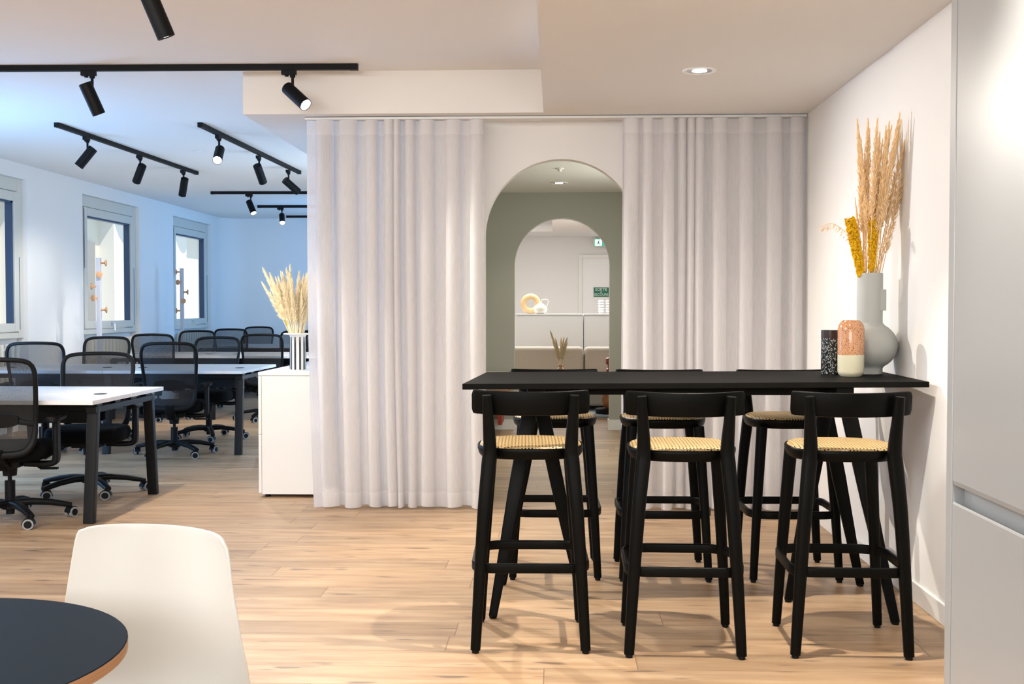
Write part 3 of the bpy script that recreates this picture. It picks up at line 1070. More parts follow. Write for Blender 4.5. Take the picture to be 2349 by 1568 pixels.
bouquet(pc, (-1.765, 7.70, .985), its, 'cream dried grass plume in the black and white striped vase', 'cream dried grasses in the striped vase')
o = bloom(9, .30, .42, 0).build('yellow_flower', 'yellow_bloom', angle=80, loc=(-1.785, 7.69, .93))
o.rotation_euler = (0, R(-14), 0)
o.scale = (.6, .6, .98)
tag(o, 'dried yellow flower half hidden among cream grasses in the striped vase', 'dried flower')

# ------------------------------------------------------------------ bench desks
def bench_desk(y0_, label, first=[None]):
    x1, x0 = -2.655, -5.055
    w = 1.18
    if first[0] is None:
        t = thing('bench_desk', label, 'desk', (x1, y0_, 0))
        for i in range(2):
            for j in range(2):
                a = -(i + 1) * 1.2 + .002
                b2 = -i * 1.2 - .002
                c0, c1 = (0, .585) if j == 0 else (.60, w)
                d = MB().box(a, b2, c0, c1, .695, .72).build('desktop', 'desk_white', t, smooth=False, bevel=.0015)
                gy = .505
                for gx in ((a + .16, b2 - .16) if j == 0 else ()):
                    MB().lathe([(.001, .0), (.040, .0), (.040, .0025), (.036, .003), (.001, .003)], 28, (gx, gy, .720)).build('grommet', 'black_plastic', d)
        for i, gx in enumerate((-.055, -1.2, -2.345)):
            f = MB().box(gx - .03, gx + .03, .10, w - .10, .640, .675).build('leg_frame', 'desk_metal', t, smooth=False, bevel=.003)
            for (yt, yf_) in ((.145, .065), (w - .145, w - .065)):
                MB().tube([(gx, yf_, .0), (gx, yt, .675)], 1.0, prof=rrect(.062, .048, .1), up=(0, 1, 0)).build('leg', 'desk_metal', f, angle=30)
            MB().box(gx - .02, gx + .02, .14, .22, .675, .695).box(gx - .02, gx + .02, .42, .50, .675, .695).box(gx - .02, gx + .02, .68, .76, .675, .695).box(gx - .02, gx + .02, .94, 1.02, .675, .695).build('spacer', 'desk_metal', f, smooth=False)
        MB().box(-2.35, -.05, .27, .31, .640, .672).box(-2.35, -.05, .87, .91, .640, .672).build('beam', 'desk_metal', t, smooth=False, bevel=.002)
        MB().box(-2.2, -.2, .50, .68, .54, .545).box(-2.2, -.2, .50, .505, .545, .64).box(-2.2, -.2, .675, .68, .545, .64).build('cable_tray', 'desk_metal', t, smooth=False)
        first[0] = t
        return t
    o = copy_tree(first[0])
    o.location = (x1, y0_, 0)
    o['label'] = label
    return o
G = 'white topped bench desks'
bench_desk(6.40, 'white bench desk with black slanted legs, nearest to the camera')
bench_desk(9.50, 'white bench desk with black legs, second row from the camera')
bench_desk(12.50, 'white bench desk seen between chairs, third row from the camera')
bench_desk(15.65, 'white bench desk farthest back, near the blue lit back wall')

# ------------------------------------------------------------------ task chairs
CW = .965
def hw(z):
    return CW * hw0(z)
def hw0(z):
    P = [(.425, .10), (.44, .150), (.47, .185), (.52, .203), (.62, .212), (.75, .222), (.86, .230), (.92, .226), (.955, .205), (.970, .165), (.974, .10)]
    if z <= P[0][0]: return P[0][1]
    for (a, b_), (c_, d) in zip(P, P[1:]):
        if z <= c_:
            return b_ + (d - b_) * (z - a) / (c_ - a)
    return P[-1][1]
def back_y(x, z):
    s = (z - .43) / .54
    return -.235 - .075 * s + .03 * math.sin(PI * min(1, s * 1.3)) + .045 * (x / .23) ** 2
def make_chair():
    t = thing('office_chair', 'x', 'office chair')
    # backrest frame loop
    half = [(0, .423), (.08, .424), (.145, .435), (.182, .466), (.203, .52), (.213, .62), (.222, .75), (.230, .86), (.226, .915), (.207, .953), (.165, .971), (.09, .977), (0, .979)]
    loop = [(x * CW, z) for x, z in half] + [(-x * CW, z) for x, z in reversed(half[1:-1])]
    pts = catmull([(x, back_y(x, z), z) for x, z in loop], 3, True)
    rad = [(1.0 if p.z > .62 else 1.0 + (.62 - p.z) * 3.2) for p in pts]
    fr = MB().tube(pts, rad, loop=True, prof=rrect(.027, .023, .4), up=(0, 1, 0)).build('backrest_frame', 'black_plastic', t, angle=60)
    def Pm(u, v):
        z = .43 + v * .54
        x = (u * 2 - 1) * hw(z)
        return (x, back_y(x, z), z)
    MB().grid(Pm, 14, 20).build('backrest_mesh', 'chair_mesh', t, angle=80)
    # lumbar pad
    lum = MB()
    for e in (1.0, .72, .45):
        rg = []
        for k in range(28):
            a = 2 * PI * k / 28
            x = .125 * e * math.copysign(abs(math.cos(a)) ** .7, math.cos(a))
            z = .625 + .042 * e * math.copysign(abs(math.sin(a)) ** .7, math.sin(a))
            rg.append((x, back_y(x, z) + .010, z))
        rg2 = [(x, y - .034 + .004 * (1 - e), z) for x, y, z in rg]
        lum.loft([rg, rg2])
    lum.tube([(-.20, back_y(.2, .60) - .004, .60), (-.10, back_y(.1, .62) - .012, .62), (.10, back_y(.1, .62) - .012, .62), (.20, back_y(.2, .60) - .004, .60)], 1.0, prof=rrect(.012, .030, .4), up=(0, 0, 1))
    lum.build('lumbar_support', 'black_plastic', t, angle=50)
    # spine and bracket under the seat
    MB().tube([(0, back_y(0, .44) - .01, .45), (0, -.225, .39), (0, -.14, .345), (0, .02, .345)], [1, 1.1, 1.1, 1.3], prof=rrect(.075, .045, .35)).box(-.085, .085, -.11, .11, .335, .375).build('tilt_mechanism', 'black_plastic', t, angle=50)
    # seat
    se = MB()
    def so(k, z, dy=0):
        out = []
        for i in range(36):
            a = 2 * PI * i / 36
            ca, sa = math.cos(a), math.sin(a)
            x = .245 * k * math.copysign(abs(ca) ** .62, ca)
            y = .03 + .235 * k * math.copysign(abs(sa) ** .62, sa)
            zz = z - (.03 * max(0, y - .18) / .1 if z > .42 else 0)
            out.append((x, y, zz))
        return out
    se.loft([so(.86, .375), so(.97, .39), so(1.0, .42), so(1.0, .445), so(.965, .468), so(.85, .478), so(.5, .476), so(.1, .474)])
    se.build('seat', 'black_fabric', t, angle=50)
    # armrests
    for sgn in (-1, 1):
        a = MB()
        a.tube(catmull([(sgn * .10, -.02, .350), (sgn * .20, -.03, .345), (sgn * .258, -.035, .352), (sgn * .274, -.035, .385), (sgn * .275, -.035, .50), (sgn * .275, -.035, .605)], 3), 1.0, prof=rrect(.034, .075, .35), up=(0, 1, 0))
        ao = a.build('armrest', 'black_plastic', t, angle=50)
        p = MB()
        rgs = []
        for k, y in enumerate((-.155, -.145, -.10, 0, .06, .085, .093)):
            w_ = (.5, .85, 1, 1, .9, .75, .4)[k]
            rgs.append([(sgn * .272 + q[0] * w_, y, .618 + q[1]) for q in rrect(.086, .030, .45)])
        p.loft(rgs)
        p.build('arm_pad', 'black_plastic', ao, angle=60)
    # lever
    MB().tube([(.08, .03, .345), (.14, .02, .338), (.16, .015, .318), (.175, .015, .312)], .006, 8).tube([(.17, .015, .312), (.27, .01, .312)], 1.0, prof=rrect(.030, .012, .4)).build('height_lever', 'black_plastic', t)
    # gas lift
    MB().cyl((0, 0, .045), (0, 0, .115), .024).cyl((0, 0, .08), (0, 0, .245), .029).cyl((0, 0, .245), (0, 0, .30), .012).cyl((0, 0, .275), (0, 0, .345), .038, .045).build('gas_lift', 'black_plastic', t, angle=40)
    # five star base
    b_ = MB()
    b_.lathe([(.030, .072), (.048, .078), (.050, .118), (.036, .130)], 24)
    for k in range(5):
        a = 2 * PI * k / 5
        ca, sa = math.cos(a), math.sin(a)
        path = [(ca * r, sa * r, z) for r, z in ((.03, .108), (.12, .112), (.22, .100), (.30, .082), (.335, .074))]
        b_.tube(path, [1.1, 1.0, .9, .8, .7], prof=rrect(.052, .040, .4))
        b_.cyl((ca * .327, sa * .327, .060), (ca * .327, sa * .327, .088), .013, n=12)
    b_.build('base', 'black_plastic', t, angle=50)
    for k in range(5):
        a = 2 * PI * k / 5
        ca, sa = math.cos(a), math.sin(a)
        # caster: local frame, trailing direction varies
        q = a + R((40, 100, -60, 150, -120)[k])
        cq, sq = math.cos(q), math.sin(q)
        cx, cy = ca * .327 - sq * 0, sa * .327
        ctr = Vector((cx + .012 * cq, cy + .012 * sq, .0305))
        ax = Vector((-sq, cq, 0))
        hood = MB().cyl(ctr - ax * .011, ctr + ax * .011, .024, n=20)
        hood.tube([(cx, cy, .03), (cx, cy, .062)], .009, 10)
        rg = []
        for s_ in (-.022, .022):
            r1 = []
            for j in range(9):
                an = R(-10 + 190 * j / 8)
                dd = Vector((cq, sq, 0)) * math.cos(an) * .036 + Vector((0, 0, 1)) * math.sin(an) * .036
                r1.append(ctr + ax * s_ + dd)
            for j in range(8, -1, -1):
                an = R(-10 + 190 * j / 8)
                dd = Vector((cq, sq, 0)) * math.cos(an) * .032 + Vector((0, 0, 1)) * math.sin(an) * .032
                r1.append(ctr + ax * s_ + dd)
            rg.append(r1)
        hood.loft([rg[0], rg[1]])
        ho = hood.build('caster', 'black_plastic', t, angle=40)
        wh = MB()
        for s_ in (-1, 1):
            c0 = ctr + ax * (s_ * .009)
            c1 = ctr + ax * (s_ * .027)
            wh.mat(0).cyl(c0, c1, .0305, n=22)
            wh.mat(1).cyl(c1 - ax * s_ * .003, c1 + ax * (s_ * .002), .0215, n=18)
        wh.build('wheel', ['gray_tyre', 'black_plastic'], ho, angle=40)
    return t
ch = make_chair()
GC = 'black mesh office chairs at the bench desks'
chairs = [
    ((-3.202, 6.513), 9, 'black mesh office chair cut by the left picture edge, at the nearest desk', None),
    ((-3.15, 7.53), 189, 'black mesh office chair behind the nearest white desk, facing the camera', (1.07, 1, .955)),
    ((-3.24, 9.50), 10, 'black mesh office chair with full base showing, near side of second desk row', None),
    ((-4.38, 9.50), 14, 'black mesh office chair at the second row, second from the left picture edge', None),
    ((-4.40, 10.72), 182, 'black mesh office chair in front of the radiator below the middle window', None),
    ((-3.32, 10.72), 178, 'black mesh office chair on the far side of the second row, beside its right end', None),
    ((-4.46, 12.55), 8, 'black mesh office chair at the third row, just right of the middle window', None),
    ((-3.24, 12.55), 6, 'black mesh office chair at the third row, left of the striped vase', None),
    ((-4.52, 13.92), 183, 'black mesh office chair in front of the radiator below the farthest window', None),
    ((-3.24, 13.92), 181, 'black mesh office chair partly hidden behind the striped vase, far side of third row', None),
    ((-4.49, 15.70), 5, 'black mesh office chair on the near side of the farthest desk', None),
    ((-3.22, 15.70), 5, 'black mesh office chair at the farthest desk, a sliver right of the striped vase', None),
    ((-4.54, 16.92), 180, 'black mesh office chair farthest back against the blue wall', None)]
rots = [27, 22, 33, 10, 70, 5, 5, 44, 20, 61, 12, 33, 50]
for i, ((x, y), a, lab, sc) in enumerate(chairs):
    o = place(ch, i == 0, (x, y, 0), R(a), lab, GC, sc or (1, 1, .985))
placed = [o for o in COL.objects if o.get('group') == GC]
placed.sort(key=lambda o: [c[2] for c in chairs].index(o['label']))
for o, w in zip(placed, rots):
    turn = R(w) - o.rotation_euler.z
    for c_ in o.children:
        if c_.name.startswith(('base', 'caster')):
            c_.rotation_euler = (0, 0, turn)      # the star base swivels on its own
# ------------------------------------------------------------------ coat racks
def coat_rack(x, y, pegs, label):
    t = thing('coat_rack', label, 'coat rack', (x, y, 0))
    MB().box(-.022, .022, -.022, .022, .012, 1.79).build('post', 'rack_white', t, smooth=False, bevel=.003)
    MB().lathe([(.18, 0), (.18, .008), (.175, .012), (.02, .013)], 40).build('base', 'rack_white', t)
    for z, d in pegs:
        d = Vector(d).normalized()
        p0 = Vector((0, 0, z)) + d * .02
        m_ = MB().tube([p0, p0 + d * .035, p0 + d * .045, p0 + d * .049, p0 + d * .060, p0 + d * .062], [.010, .010, .020, .034, .034, .028], 20)
        m_.build('peg', 'wood_peg', t, angle=40)
coat_rack(-4.88, 11.95, [(1.735, (1, .3, 0)), (1.61, (.5, -1, 0)), (1.485, (-1, -.3, 0)), (1.36, (-.6, -1, 0)), (1.235, (1, .3, 0))],
          'white coat rack with round wooden pegs in front of the middle window')
coat_rack(-5.03, 15.1, [(1.74, (-1, -.2, 0)), (1.60, (-.5, -1, 0)), (1.47, (1, .2, 0)), (1.35, (.6, -1, 0)), (1.22, (-1, -.2, 0))],
          'white coat rack with round wooden pegs in front of the farthest window')

# ------------------------------------------------------------------ ceiling tracks and spotlights
def track(name, p0, p1, label):
    t = MB()
    p0, p1 = Vector(p0), Vector(p1)
    d = (p1 - p0).normalized()
    t.tube([p0, p1], 1.0, prof=[(-.018, -.0175), (.018, -.0175), (.018, .0175), (-.018, .0175)])
    o = t.build(name, 'spot_black', smooth=False, bevel=.002)
    tag(o, label, 'ceiling track')
    for e, s in ((p0, -1), (p1, 1)):
        MB().tube([e + d * s * -.045, e + d * s * .004], 1.0, prof=[(-.0195, -.019), (.0195, -.019), (.0195, .0175), (-.0195, .0175)]).build('end_cap', 'spot_black', o, smooth=False, bevel=.002)
    return o
zt = ZU - .0175
track('ceiling_track', (-3.95, 6.69, zt), (-1.178, 6.735, zt), 'long black ceiling track running across the upper left of the picture')
track('ceiling_track', (-3.895, 8.75, zt), (-3.80, 11.92, zt), 'black ceiling track receding towards the windows, left of two parallel tracks')
track('ceiling_track', (-2.775, 8.79, zt), (-2.70, 11.9, zt), 'black ceiling track receding, carrying a glaring spotlight, right of two parallel tracks')
track('ceiling_track', (-4.27, 13.95, zt), (-1.95, 14.02, zt), 'black crosswise ceiling track in the far office, nearest of three ending at the curtain')
track('ceiling_track', (-4.19, 15.85, zt), (-1.95, 15.9, zt), 'black crosswise ceiling track in the far office, second of three ending at the curtain')
track('ceiling_track', (-4.20, 17.6, zt), (-1.95, 17.65, zt), 'black crosswise ceiling track in front of the blue back wall, farthest of three')
track('ceiling_track', (-3.95, 4.8, zt), (-1.1, 4.83, zt), 'black ceiling track just above the top picture edge, holding the largest spotlight')

def spotlight(x, y, d, along, lit, label, power=0, cone=50):
    """x,y under the track; d = direction of the beam; along = unit vector of the track"""
    t = thing('track_spotlight', label, 'spotlight', (x, y, ZU - .035))
    al = Vector(along).normalized()
    s = Vector((0, 0, 0))
    a = MB()
    a.tube([s - al * .065 + Vector((0, 0, -.014)), s + al * .022 + Vector((0, 0, -.014))], 1.0, prof=[(-.015, -.013), (.015, -.013), (.015, .014), (-.015, .014)])
    a.cyl(s - al * .035 + Vector((0, 0, -.026)), s - al * .035 + Vector((0, 0, -.037)), .012, n=14)
    a.cyl(s + Vector((0, 0, -.026)), s + Vector((0, 0, -.042)), .016, n=16)
    a.build('adapter', 'spot_black', t, smooth=False)
    d = Vector(d).normalized()
    pivot = Vector((0, 0, -.095))
    MB().cyl((0, 0, -.04), (0, 0, -.102), .0085, n=14).build('stem', 'spot_black', t)
    # body hangs from a side pivot near its rear end
    perp = (Vector((0, 0, 1)) - d * d.z)
    if perp.length < .01: perp = Vector((1, 0, 0))
    perp.normalize()
    r = .0385
    c0 = pivot - perp * (r * .80) - d * .035
    L = .195
    b_ = MB()
    n = 28
    b_.turn(c0, d, [(r * .93, 0), (r, .003), (r, L - .012), (r * .96, L - .012), (r * .96, L - .010), (r, L - .010), (r, L), (r * .90, L), (r * .86, L - .016)], n)
    b_.build('lamp_body', 'spot_black', t, angle=40)
    MB().turn(c0, d, [(r * .86, L - .015), (r * .80, L - .007), (r * .4, L - .004)], n).build('lens', 'lens_lit' if lit else 'lens_dim', t)
    if power:
        l = bpy.data.lights.new('spot_beam', 'SPOT')
        l.energy = power
        l.color = (1, .92, .82)
        l.spot_size = R(cone)
        l.spot_blend = .7
        l.shadow_soft_size = .025
        o = bpy.data.objects.new('spot_beam', l)
        o.location = c0 + d * (L + .01)
        o.rotation_euler = d.to_track_quat('-Z', 'Y').to_euler()
        o.parent = t
        COL.objects.link(o)
XA, YA = (1, 0, 0), (0, 1, 0)
spotlight(-1.70, 4.82, (.36, .25, -1), XA, False, 'largest black cylinder spotlight at the top edge of the picture', 35, 60)
spotlight(-2.767, 6.71, (.36, .28, -1), XA, False, 'black cylinder spotlight tilted away, left one on the long front track', 75, 80)
spotlight(-1.565, 6.73, (.66, -.42, -.60), XA, True, 'lit black cylinder spotlight in front of the white soffit, on the long front track', 140, 95)
spotlight(-3.88, 9.30, (-.58, -.18, -.80), YA, True, 'nearest spotlight on the left receding track, tilted towards the windows', 45, 80)
spotlight(-3.86, 10.44, (-.48, .48, -.72), YA, False, 'middle spotlight on the left receding track', 45, 80)
spotlight(-3.83, 11.58, (-.30, .45, -.85), YA, False, 'farthest spotlight on the left receding track', 45, 80)
spotlight(-2.765, 9.26, (.12, -.80, -.58), YA, True, 'glaring spotlight facing the camera, nearest on the right receding track', 45, 70)
spotlight(-2.76, 10.5, (.12, .66, -.75), YA, False, 'middle spotlight on the right receding track, its back turned', 60, 80)
spotlight(-2.74, 11.58, (.62, .52, -.60), YA, False, 'farthest spotlight on the right receding track, tilted to the right', 50, 70)
spotlight(-3.78, 13.97, (.42, -.42, -.80), XA, True, 'small lit spotlight on the nearest crosswise track of the far office', 30)
spotlight(-3.85, 15.86, (.22, -.72, -.62), XA, True, 'small glaring spotlight on the second crosswise track of the far office', 30)

# recessed downlights
def downlight(x, y, label, power, r=.085, cone=125):
    t = thing('downlight', label, 'downlight', (x, y, ZL))
    MB().lathe([(r * .72, 0), (r, 0), (r, -.004), (r * .96, -.007), (r * .74, -.004)], 40, cap=False).build('trim_ring', 'trim_paint', t)
    MB().lathe([(r * .74, -.004), (r * .45, -.0035), (r * .25, -.003)], 32, cap=False).build('reflector', 'chrome', t)
    MB().lathe([(.001, -.005), (r * .42, -.005), (r * .46, -.002)], 28, cap=False).build('lens', 'lens_lit', t)
    if power:
        l = bpy.data.lights.new('downlight_beam', 'SPOT')
        l.energy = power
        l.color = WARM
        l.spot_size = R(cone)
        l.spot_blend = .7
        l.shadow_soft_size = .022
        o = bpy.data.objects.new('downlight_beam', l)
        o.location = (0, 0, -.015)
        o.parent = t
        COL.objects.link(o)
downlight(.718, 5.74, 'round recessed downlight in the low ceiling above the bar table', 16)
downlight(.032, 10.8, 'round recessed downlight in the corridor ceiling beyond the first arch', 14)
downlight(.69, 3.93, 'round recessed downlight just above the top picture edge, over the near stools', 120, cone=96)
downlight(.68, 2.12, 'round recessed downlight above the camera side of the room', 60, cone=90)
o = MB().lathe([(.001, 0), (.035, 0), (.035, -.008), (.018, -.012), (.014, -.028), (.001, -.03)], 24).build('ceiling_sensor', 'trim_paint', loc=(.034, 9.68, ZL))
tag(o, 'small round sensor on the corridor ceiling at the top of the arch', 'sensor')
o = MB().lathe([(.001, 0), (.05, 0), (.05, -.006), (.03, -.018), (.001, -.02)], 24).build('smoke_detector', 'white_ceramic', loc=(-3.30, 10.42, ZU))
tag(o, 'small white detector disc on the office ceiling between the two receding tracks', 'smoke detector')

# ------------------------------------------------------------------ tall cabinet at the right edge
def tall_cabinet():
    xf, y1_ = .95, 2.765
    t = thing('tall_cabinet', 'tall pale grey kitchen cabinet with recessed handle channel at the right picture edge', 'cabinet', (1.24, 2.1, 0))
    ox, oy = 1.24, 2.1
    MB().box(xf + .03 - ox, XR - .02 - ox, 1.15 - oy, y1_ - .02 - oy, .0, 2.43).build('carcass', 'cabinet_gray', t, smooth=False)
    MB().box(xf - .001 - ox, XR - .018 - ox, y1_ - .020 - oy, y1_ + .018 - oy, 0, 2.43).build('side_panel', 'cabinet_gray', t, smooth=False, bevel=.0015)
    def door(z0_, z1_, top):
        m_ = MB()
        y0_, y2_ = 1.2 - oy, y1_ - .024 - oy
        if top:
            prof = [(0, z0_ + .012), (0, z1_), (.028, z1_), (.028, z0_ + .030), (.004, z0_)]
        else:
            prof = [(0, z0_), (0, z1_ - .006), (.002, z1_), (.028, z1_ - .022), (.028, z0_)]
        m_.loft([[(xf - ox + a, y0_, z) for a, z in prof], [(xf - ox + a, y2_, z) for a, z in prof]])
        m_.build('door', 'cabinet_gray', t, smooth=False, bevel=.001)
    door(.828, 2.43, True)
    door(.08, .789, False)
tall_cabinet()

# ------------------------------------------------------------------ foreground round table and shell chair
t = thing('round_table', 'small round dark table with plywood edge at the bottom left corner', 'table', (-.982, 1.617, 0))
tp = MB().mat(0).lathe([(.001, .7395), (.334, .7395), (.3355, .738)], 72, cap=False)
tp.mat(1).lathe([(.3355, .738), (.3355, .722), (.333, .720), (.001, .720)], 72, cap=False)
tp.build('tabletop', ['round_top', 'ply_edge'], t, angle=30)
MB().lathe([(.03, .01), (.03, .70), (.10, .712), (.10, .720)], 28).build('column', 'black_metal', t, angle=40)
MB().lathe([(.001, 0), (.21, 0), (.21, .008), (.20, .012), (.03, .014)], 40).build('base', 'black_metal', t)

def shell_chair():
    t = thing('shell_chair', 'white moulded plastic shell chair pulled up to the small round table', 'chair', (-.855, 2.055, 0), R(-19))
    # spine in the YZ plane: front lip -> seat -> back -> top ; chair faces -Y
    spine = catmull([(0, -.215, .425), (0, -.19, .448), (0, -.05, .450), (0, .08, .440), (0, .150, .458), (0, .185, .52), (0, .198, .60), (0, .214, .70), (0, .232, .808)], 5)
    L = len(spine)
    def width(s):
        K = [(0, .175), (.08, .205), (.4, .222), (.58, .222), (.70, .224), (.80, .212), (.92, .192), (.985, .181), (1.0, .176)]
        for (a, b_), (c_, d) in zip(K, K[1:]):
            if s <= c_:
                return b_ + (d - b_) * (s - a) / (c_ - a)
        return K[-1][1]
    NU = 24
    rings = []
    for j, p in enumerate(spine):
        s = j / (L - 1)
        w = width(s)
        row = []
        cup = 0.075 * max(0, (s - .62) / .38) ** .5 if s > .62 else 0
        dish = .018 * math.sin(PI * min(1, s / .6)) if s < .6 else 0
        for i in range(NU + 1):
            u = -1 + 2 * i / NU
            x = u * w
            y = p.y - cup * abs(u) ** 2.2
            z = p.z + dish * abs(u) ** 2.5 - (.010 * abs(u) ** 12 * max(0, (s - .95) / .05))
            row.append((x, y, z))
        rings.append(row)
    m_ = MB()
    m_.loft(rings, False, False)
    so_ = m_.build('shell', 'shell_white', t, angle=80, solid=.007)
    md = so_.modifiers.new('round', 'BEVEL')
    md.width = .003
    md.segments = 3
    md.limit_method = 'ANGLE'
    md.angle_limit = R(60)
    for sx in (-1, 1):
        for (a, b_) in ((-.12, -.20), (.12, .22)):
            MB().tube([(sx * .08, a * .6, .425), (sx * .15, a, .415), (sx * .20, b_, .0)], [.010, .010, .009], 12).build('leg', 'chrome', t)
shell_chair()

# ------------------------------------------------------------------ corridor bench
t = thing('wall_bench', 'tan topped wall bench with red bracket, glimpsed left of the inner arch', 'bench', (-.90, 11.38, 0))
MB().box(-.48, .44, -.27, .28, .44, .605).build('cushion', 'sofa_fabric', t, smooth=True, bevel=.03, seg=3)
MB().box(-.48, .44, -.25, .28, .42, .44).build('board', 'orange_wood', t, smooth=False)
MB().box(.33, .37, -.24, .28, .10, .42).build('bracket', 'red_metal', t, smooth=False)

# ------------------------------------------------------------------ lounge beyond the arches
o = MB().box(-1.15, 1.7, 13.0, 14.35, 0, .018).build('rug', 'rug_fabric', smooth=False, bevel=.006)
tag(o, 'blue grey flecked rug under the sofa seen through the arches', 'rug')
t = thing('sofa', 'beige fabric sofa seen through the two arches', 'sofa', (.36, 14.2, .018))
MB().box(-1.3, 1.3, -.45, .42, .05, .26).build('base', 'sofa_fabric', t, bevel=.03, seg=3)
for x0_, x1_ in ((-1.12, -.005), (.005, 1.12)):
    MB().box(x0_, x1_, -.46, .16, .26, .41).build('seat_cushion', 'sofa_fabric', t, bevel=.045, seg=4)
    MB().box(x0_, x1_, .08, .34, .40, .745).build('back_cushion', 'sofa_fabric', t, bevel=.05, seg=4)
MB().box(-1.3, 1.3, .30, .44, .05, .66).build('backrest', 'sofa_fabric', t, bevel=.03, seg=3)
for s in (-1, 1):
    a, b_ = (1.12, 1.3) if s > 0 else (-1.3, -1.12)
    MB().box(a, b_, -.45, .42, .05, .58).build('armrest', 'sofa_fabric', t, bevel=.03, seg=3)
    for y in (-.38, .36):
        MB().lathe([(.018, 0), (.025, .055)], 14, (s * 1.2, y, 0)).build('leg', 'black_wood', t)

t = thing('coffee_table', 'low dark round coffee table with orange ball leg and black foot', 'table', (.62, 13.32, .018))
MB().lathe([(.001, .30), (.05, .30), (.14, .315), (.24, .36), (.29, .405), (.29, .42), (.28, .425), (.001, .425)], 44).build('tabletop', 'round_top', t, angle=40)
MB().lathe([(.03, .06), (.06, .09), (.078, .16), (.06, .23), (.04, .31)], 28).build('stand', 'orange_wood', t)
MB().lathe([(.001, 0), (.15, 0), (.152, .008), (.152, .055), (.145, .062), (.001, .062)], 36).build('foot', 'black_plastic', t)
t = thing('side_table', 'low black side table in front of the sofa carrying the small amber vase', 'table', (.06, 13.35, .018))
MB().lathe([(.001, .40), (.21, .40), (.213, .404), (.213, .416), (.21, .42), (.001, .42)], 40).build('tabletop', 'black_metal', t, angle=40)
MB().lathe([(.001, 0), (.14, 0), (.14, .01), (.015, .014), (.015, .40)], 28).build('pedestal', 'black_metal', t, angle=40)
o = MB().lathe([(.001, 0), (.045, 0), (.052, .006), (.054, .06), (.050, .095), (.036, .11), (.022, .117), (.022, .145), (.030, .150), (.026, .152), (.018, .145), (.001, .12)], 32).build('bottle_vase', 'amber_speckle', loc=(.06, 13.35, .438))
tag(o, 'small speckled amber vase holding dry stems in front of the sofa', 'vase')
ps = [plume_mesh(.10, .34, 41, 'x', .02, wid=.022, dens=300, leaf=.024, thick=.003).build('dried_flower_stalk', 'pampas_cream', angle=80)]
its = [(0, R(a), R(b_), 0, 0, s, 0) for a, b_, s in ((0, 3, 1.0), (10, 12, .85), (-20, 8, .9), (170, 7, .95), (190, 13, .8), (90, 4, 1), (170, 13, 1.25), (5, 9, 1.0))]
bouquet(ps, (.06, 13.35, .56), its, 'dry cream stem in the small amber vase before the sofa', 'dry stems in the small amber vase')
o = MB().lathe([(.001, 0), (.05, 0), (.05, .012), (.02, .03), (.018, .06), (.036, .08), (.036, .10), (.018, .115), (.018, .15), (.042, .165), (.042, .225), (.030, .235), (.001, .235)], 28).build('candle_holder', 'red_glass', loc=(.625, 13.22, .443))
tag(o, 'glossy red turned candle holder at the right jamb of the inner arch', 'candle holder')

def back_cabinet(x0_, x1_, label):
    y0_, y1_ = 14.95, 15.4
    cx = (x0_ + x1_) / 2
    t = thing('office_cabinet', label, 'cabinet', (cx, 15.17, 0))
    w = (x1_ - x0_) / 2
    MB().box(-w, w, -.20, .225, 0, 1.155).build('carcass', 'cabinet_white', t, smooth=False)
    MB().box(-w - .002, w + .002, -.225, .227, 1.157, 1.18).build('cabinet_top', 'cabinet_white', t, smooth=False, bevel=.0015)
    MB().box(-w + .004, w - .004, -.222, -.202, .02, 1.150).build('back_panel', 'cabinet_white', t, smooth=False, bevel=.001)
back_cabinet(-.52, .355, 'white office cabinet behind the sofa, carrying the tan ring vase')
back_cabinet(.372, 1.25, 'white office cabinet behind the sofa, carrying the wavy white vases')

o = MB().tube([(math.cos(2 * PI * k / 40) * .097, 0, .135 + math.sin(2 * PI * k / 40) * .097) for k in range(40)], .040, 16, loop=True, up=(0, 1, 0)).build('ring_vase', 'tan_ceramic', loc=(-.335, 15.25, 1.178))
tag(o, 'tan ring shaped ceramic vase standing on the left office cabinet', 'vase')
t = thing('jug', 'glossy cream round jug with thin handle beside the ring vase', 'jug', (-.20, 15.06, 1.18))
MB().lathe([(.001, 0), (.045, 0), (.075, .02), (.090, .055), (.082, .095), (.045, .125), (.020, .140), (.014, .155), (.014, .185), (.020, .192), (.012, .19), (.001, .17)], 36).build('vessel', 'cream_ceramic', t)
MB().tube(catmull([(.013, 0, .180), (.06, 0, .190), (.098, 0, .178), (.102, 0, .15), (.080, 0, .095)], 4), .0055, 8, up=(0, 1, 0)).build('handle', 'cream_ceramic', t)
pr = [(.001, 0), (.036, 0)]
for k in range(5):
    pr += [(.024, .018 + k * .034), (.042, .030 + k * .034), (.040, .036 + k * .034)]
pr += [(.026, .182), (.03, .186), (.001, .186)]
for x, lab in ((.605, 'white wavy stacked vase on the right office cabinet below the green sign'), (.705, 'white wavy vase half hidden by the inner arch jamb')):
    o = MB().lathe(pr, 28).build('wavy_vase', 'white_ceramic', loc=(x, 15.15, 1.18))
    tag(o, lab, 'vase')

# door, its signs
d1 = struct('door_1', MB().box(.44, 1.32, 18.86, 18.9, .0, 2.08), 'cabinet_white', smooth=False)
MB().box(.38, .44, 18.84, 18.9, 0, 2.14).box(1.32, 1.38, 18.84, 18.9, 0, 2.14).box(.44, 1.32, 18.84, 18.9, 2.08, 2.14).build('door_frame', 'trim_paint', d1, smooth=False, bevel=.004)
MB().tube([(.50, 18.86, 1.02), (.50, 18.80, 1.02), (.62, 18.79, 1.02)], .010, 8).build('handle', 'chrome', d1)

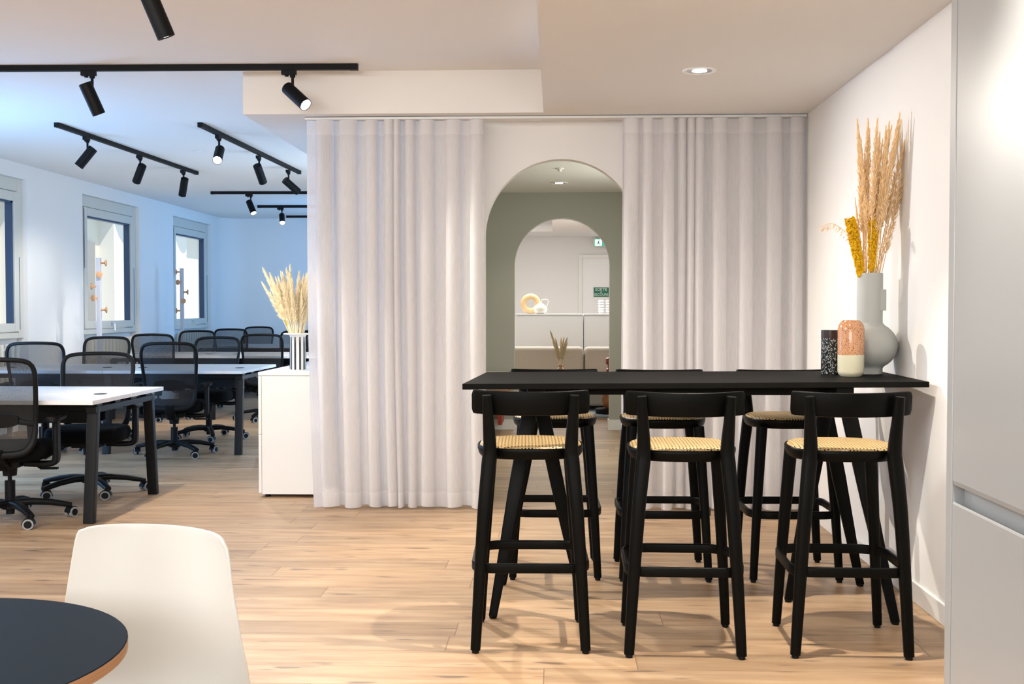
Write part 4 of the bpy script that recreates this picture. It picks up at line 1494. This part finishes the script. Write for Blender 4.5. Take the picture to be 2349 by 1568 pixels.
def text(s, size, loc, m, parent):
    c_ = bpy.data.curves.new('lettering', 'FONT')
    c_.body = s
    c_.size = size
    c_.align_x = 'CENTER'
    c_.align_y = 'CENTER'
    c_.extrude = .0006
    c_.offset = size * .012
    tmp = bpy.data.objects.new('tmp', c_)
    COL.objects.link(tmp)
    dg = bpy.context.evaluated_depsgraph_get()
    me = bpy.data.meshes.new_from_object(tmp.evaluated_get(dg))
    bpy.data.objects.remove(tmp)
    me.materials.clear()
    me.materials.append(M[m])
    o = bpy.data.objects.new('lettering', me)
    COL.objects.link(o)
    o.parent = parent
    o.location = loc
    o.rotation_euler = (R(90), 0, 0)
    return o
sg = thing('exit_sign_plate', 'dark green SORTIE DE SECOURS sign on the lounge door', 'sign', (.755, 18.852, 1.52))
MB().box(-.125, .125, -.004, .004, -.078, .078).build('plate', 'sign_green', sg, smooth=False)
text('SORTIE', .062, (0, -.006, .042), 'sign_text', sg)
text('DE', .026, (0, -.006, .0), 'sign_text', sg)
text('SECOURS', .056, (0, -.006, -.042), 'sign_text', sg)
sg = thing('emergency_exit_light', 'lit green running man exit light below the lounge ceiling', 'exit sign', (.805, 18.80, 2.335))
MB().box(-.175, .175, -.02, .06, -.065, .065).build('housing', 'trim_paint', sg, smooth=False, bevel=.004)
MB().box(-.167, .167, -.024, -.020, -.057, .057).build('panel', 'sign_lit_green', sg, smooth=False)
p = MB().box(-.155, -.045, -.026, -.024, -.050, .050)
p.build('doorway_symbol', 'sign_lit_white', sg, smooth=False)
man = MB()
y_ = -.0275
man.cyl((-.092, y_ + .001, .034), (-.092, y_ - .001, .034), .009, n=14)
for seg_, w_ in ((((-.095, .022), (-.102, -.004)), .010), (((-.102, -.004), (-.086, -.018)), .007), (((-.086, -.018), (-.090, -.040)), .006), (((-.102, -.004), (-.116, -.020)), .007), (((-.116, -.020), (-.134, -.022)), .006), (((-.095, .018), (-.074, .008)), .005), (((-.097, .018), (-.118, .010)), .005), (((-.118, .010), (-.122, -.004)), .004)):
    (xa, za), (xb, zb) = seg_
    man.tube([(xa, y_, za), (xb, y_, zb)], w_, 8)
man.build('running_figure', 'sign_green', sg)
ar = MB()
ar.loft([[(x, y, z) for x, z in ((0, -.012), (.07, -.012), (.07, -.034), (.125, 0), (.07, .034), (.07, .012), (0, .012))] for y in (-.0245, -.027)])
ar.build('arrow_symbol', 'sign_lit_white', sg, smooth=False)
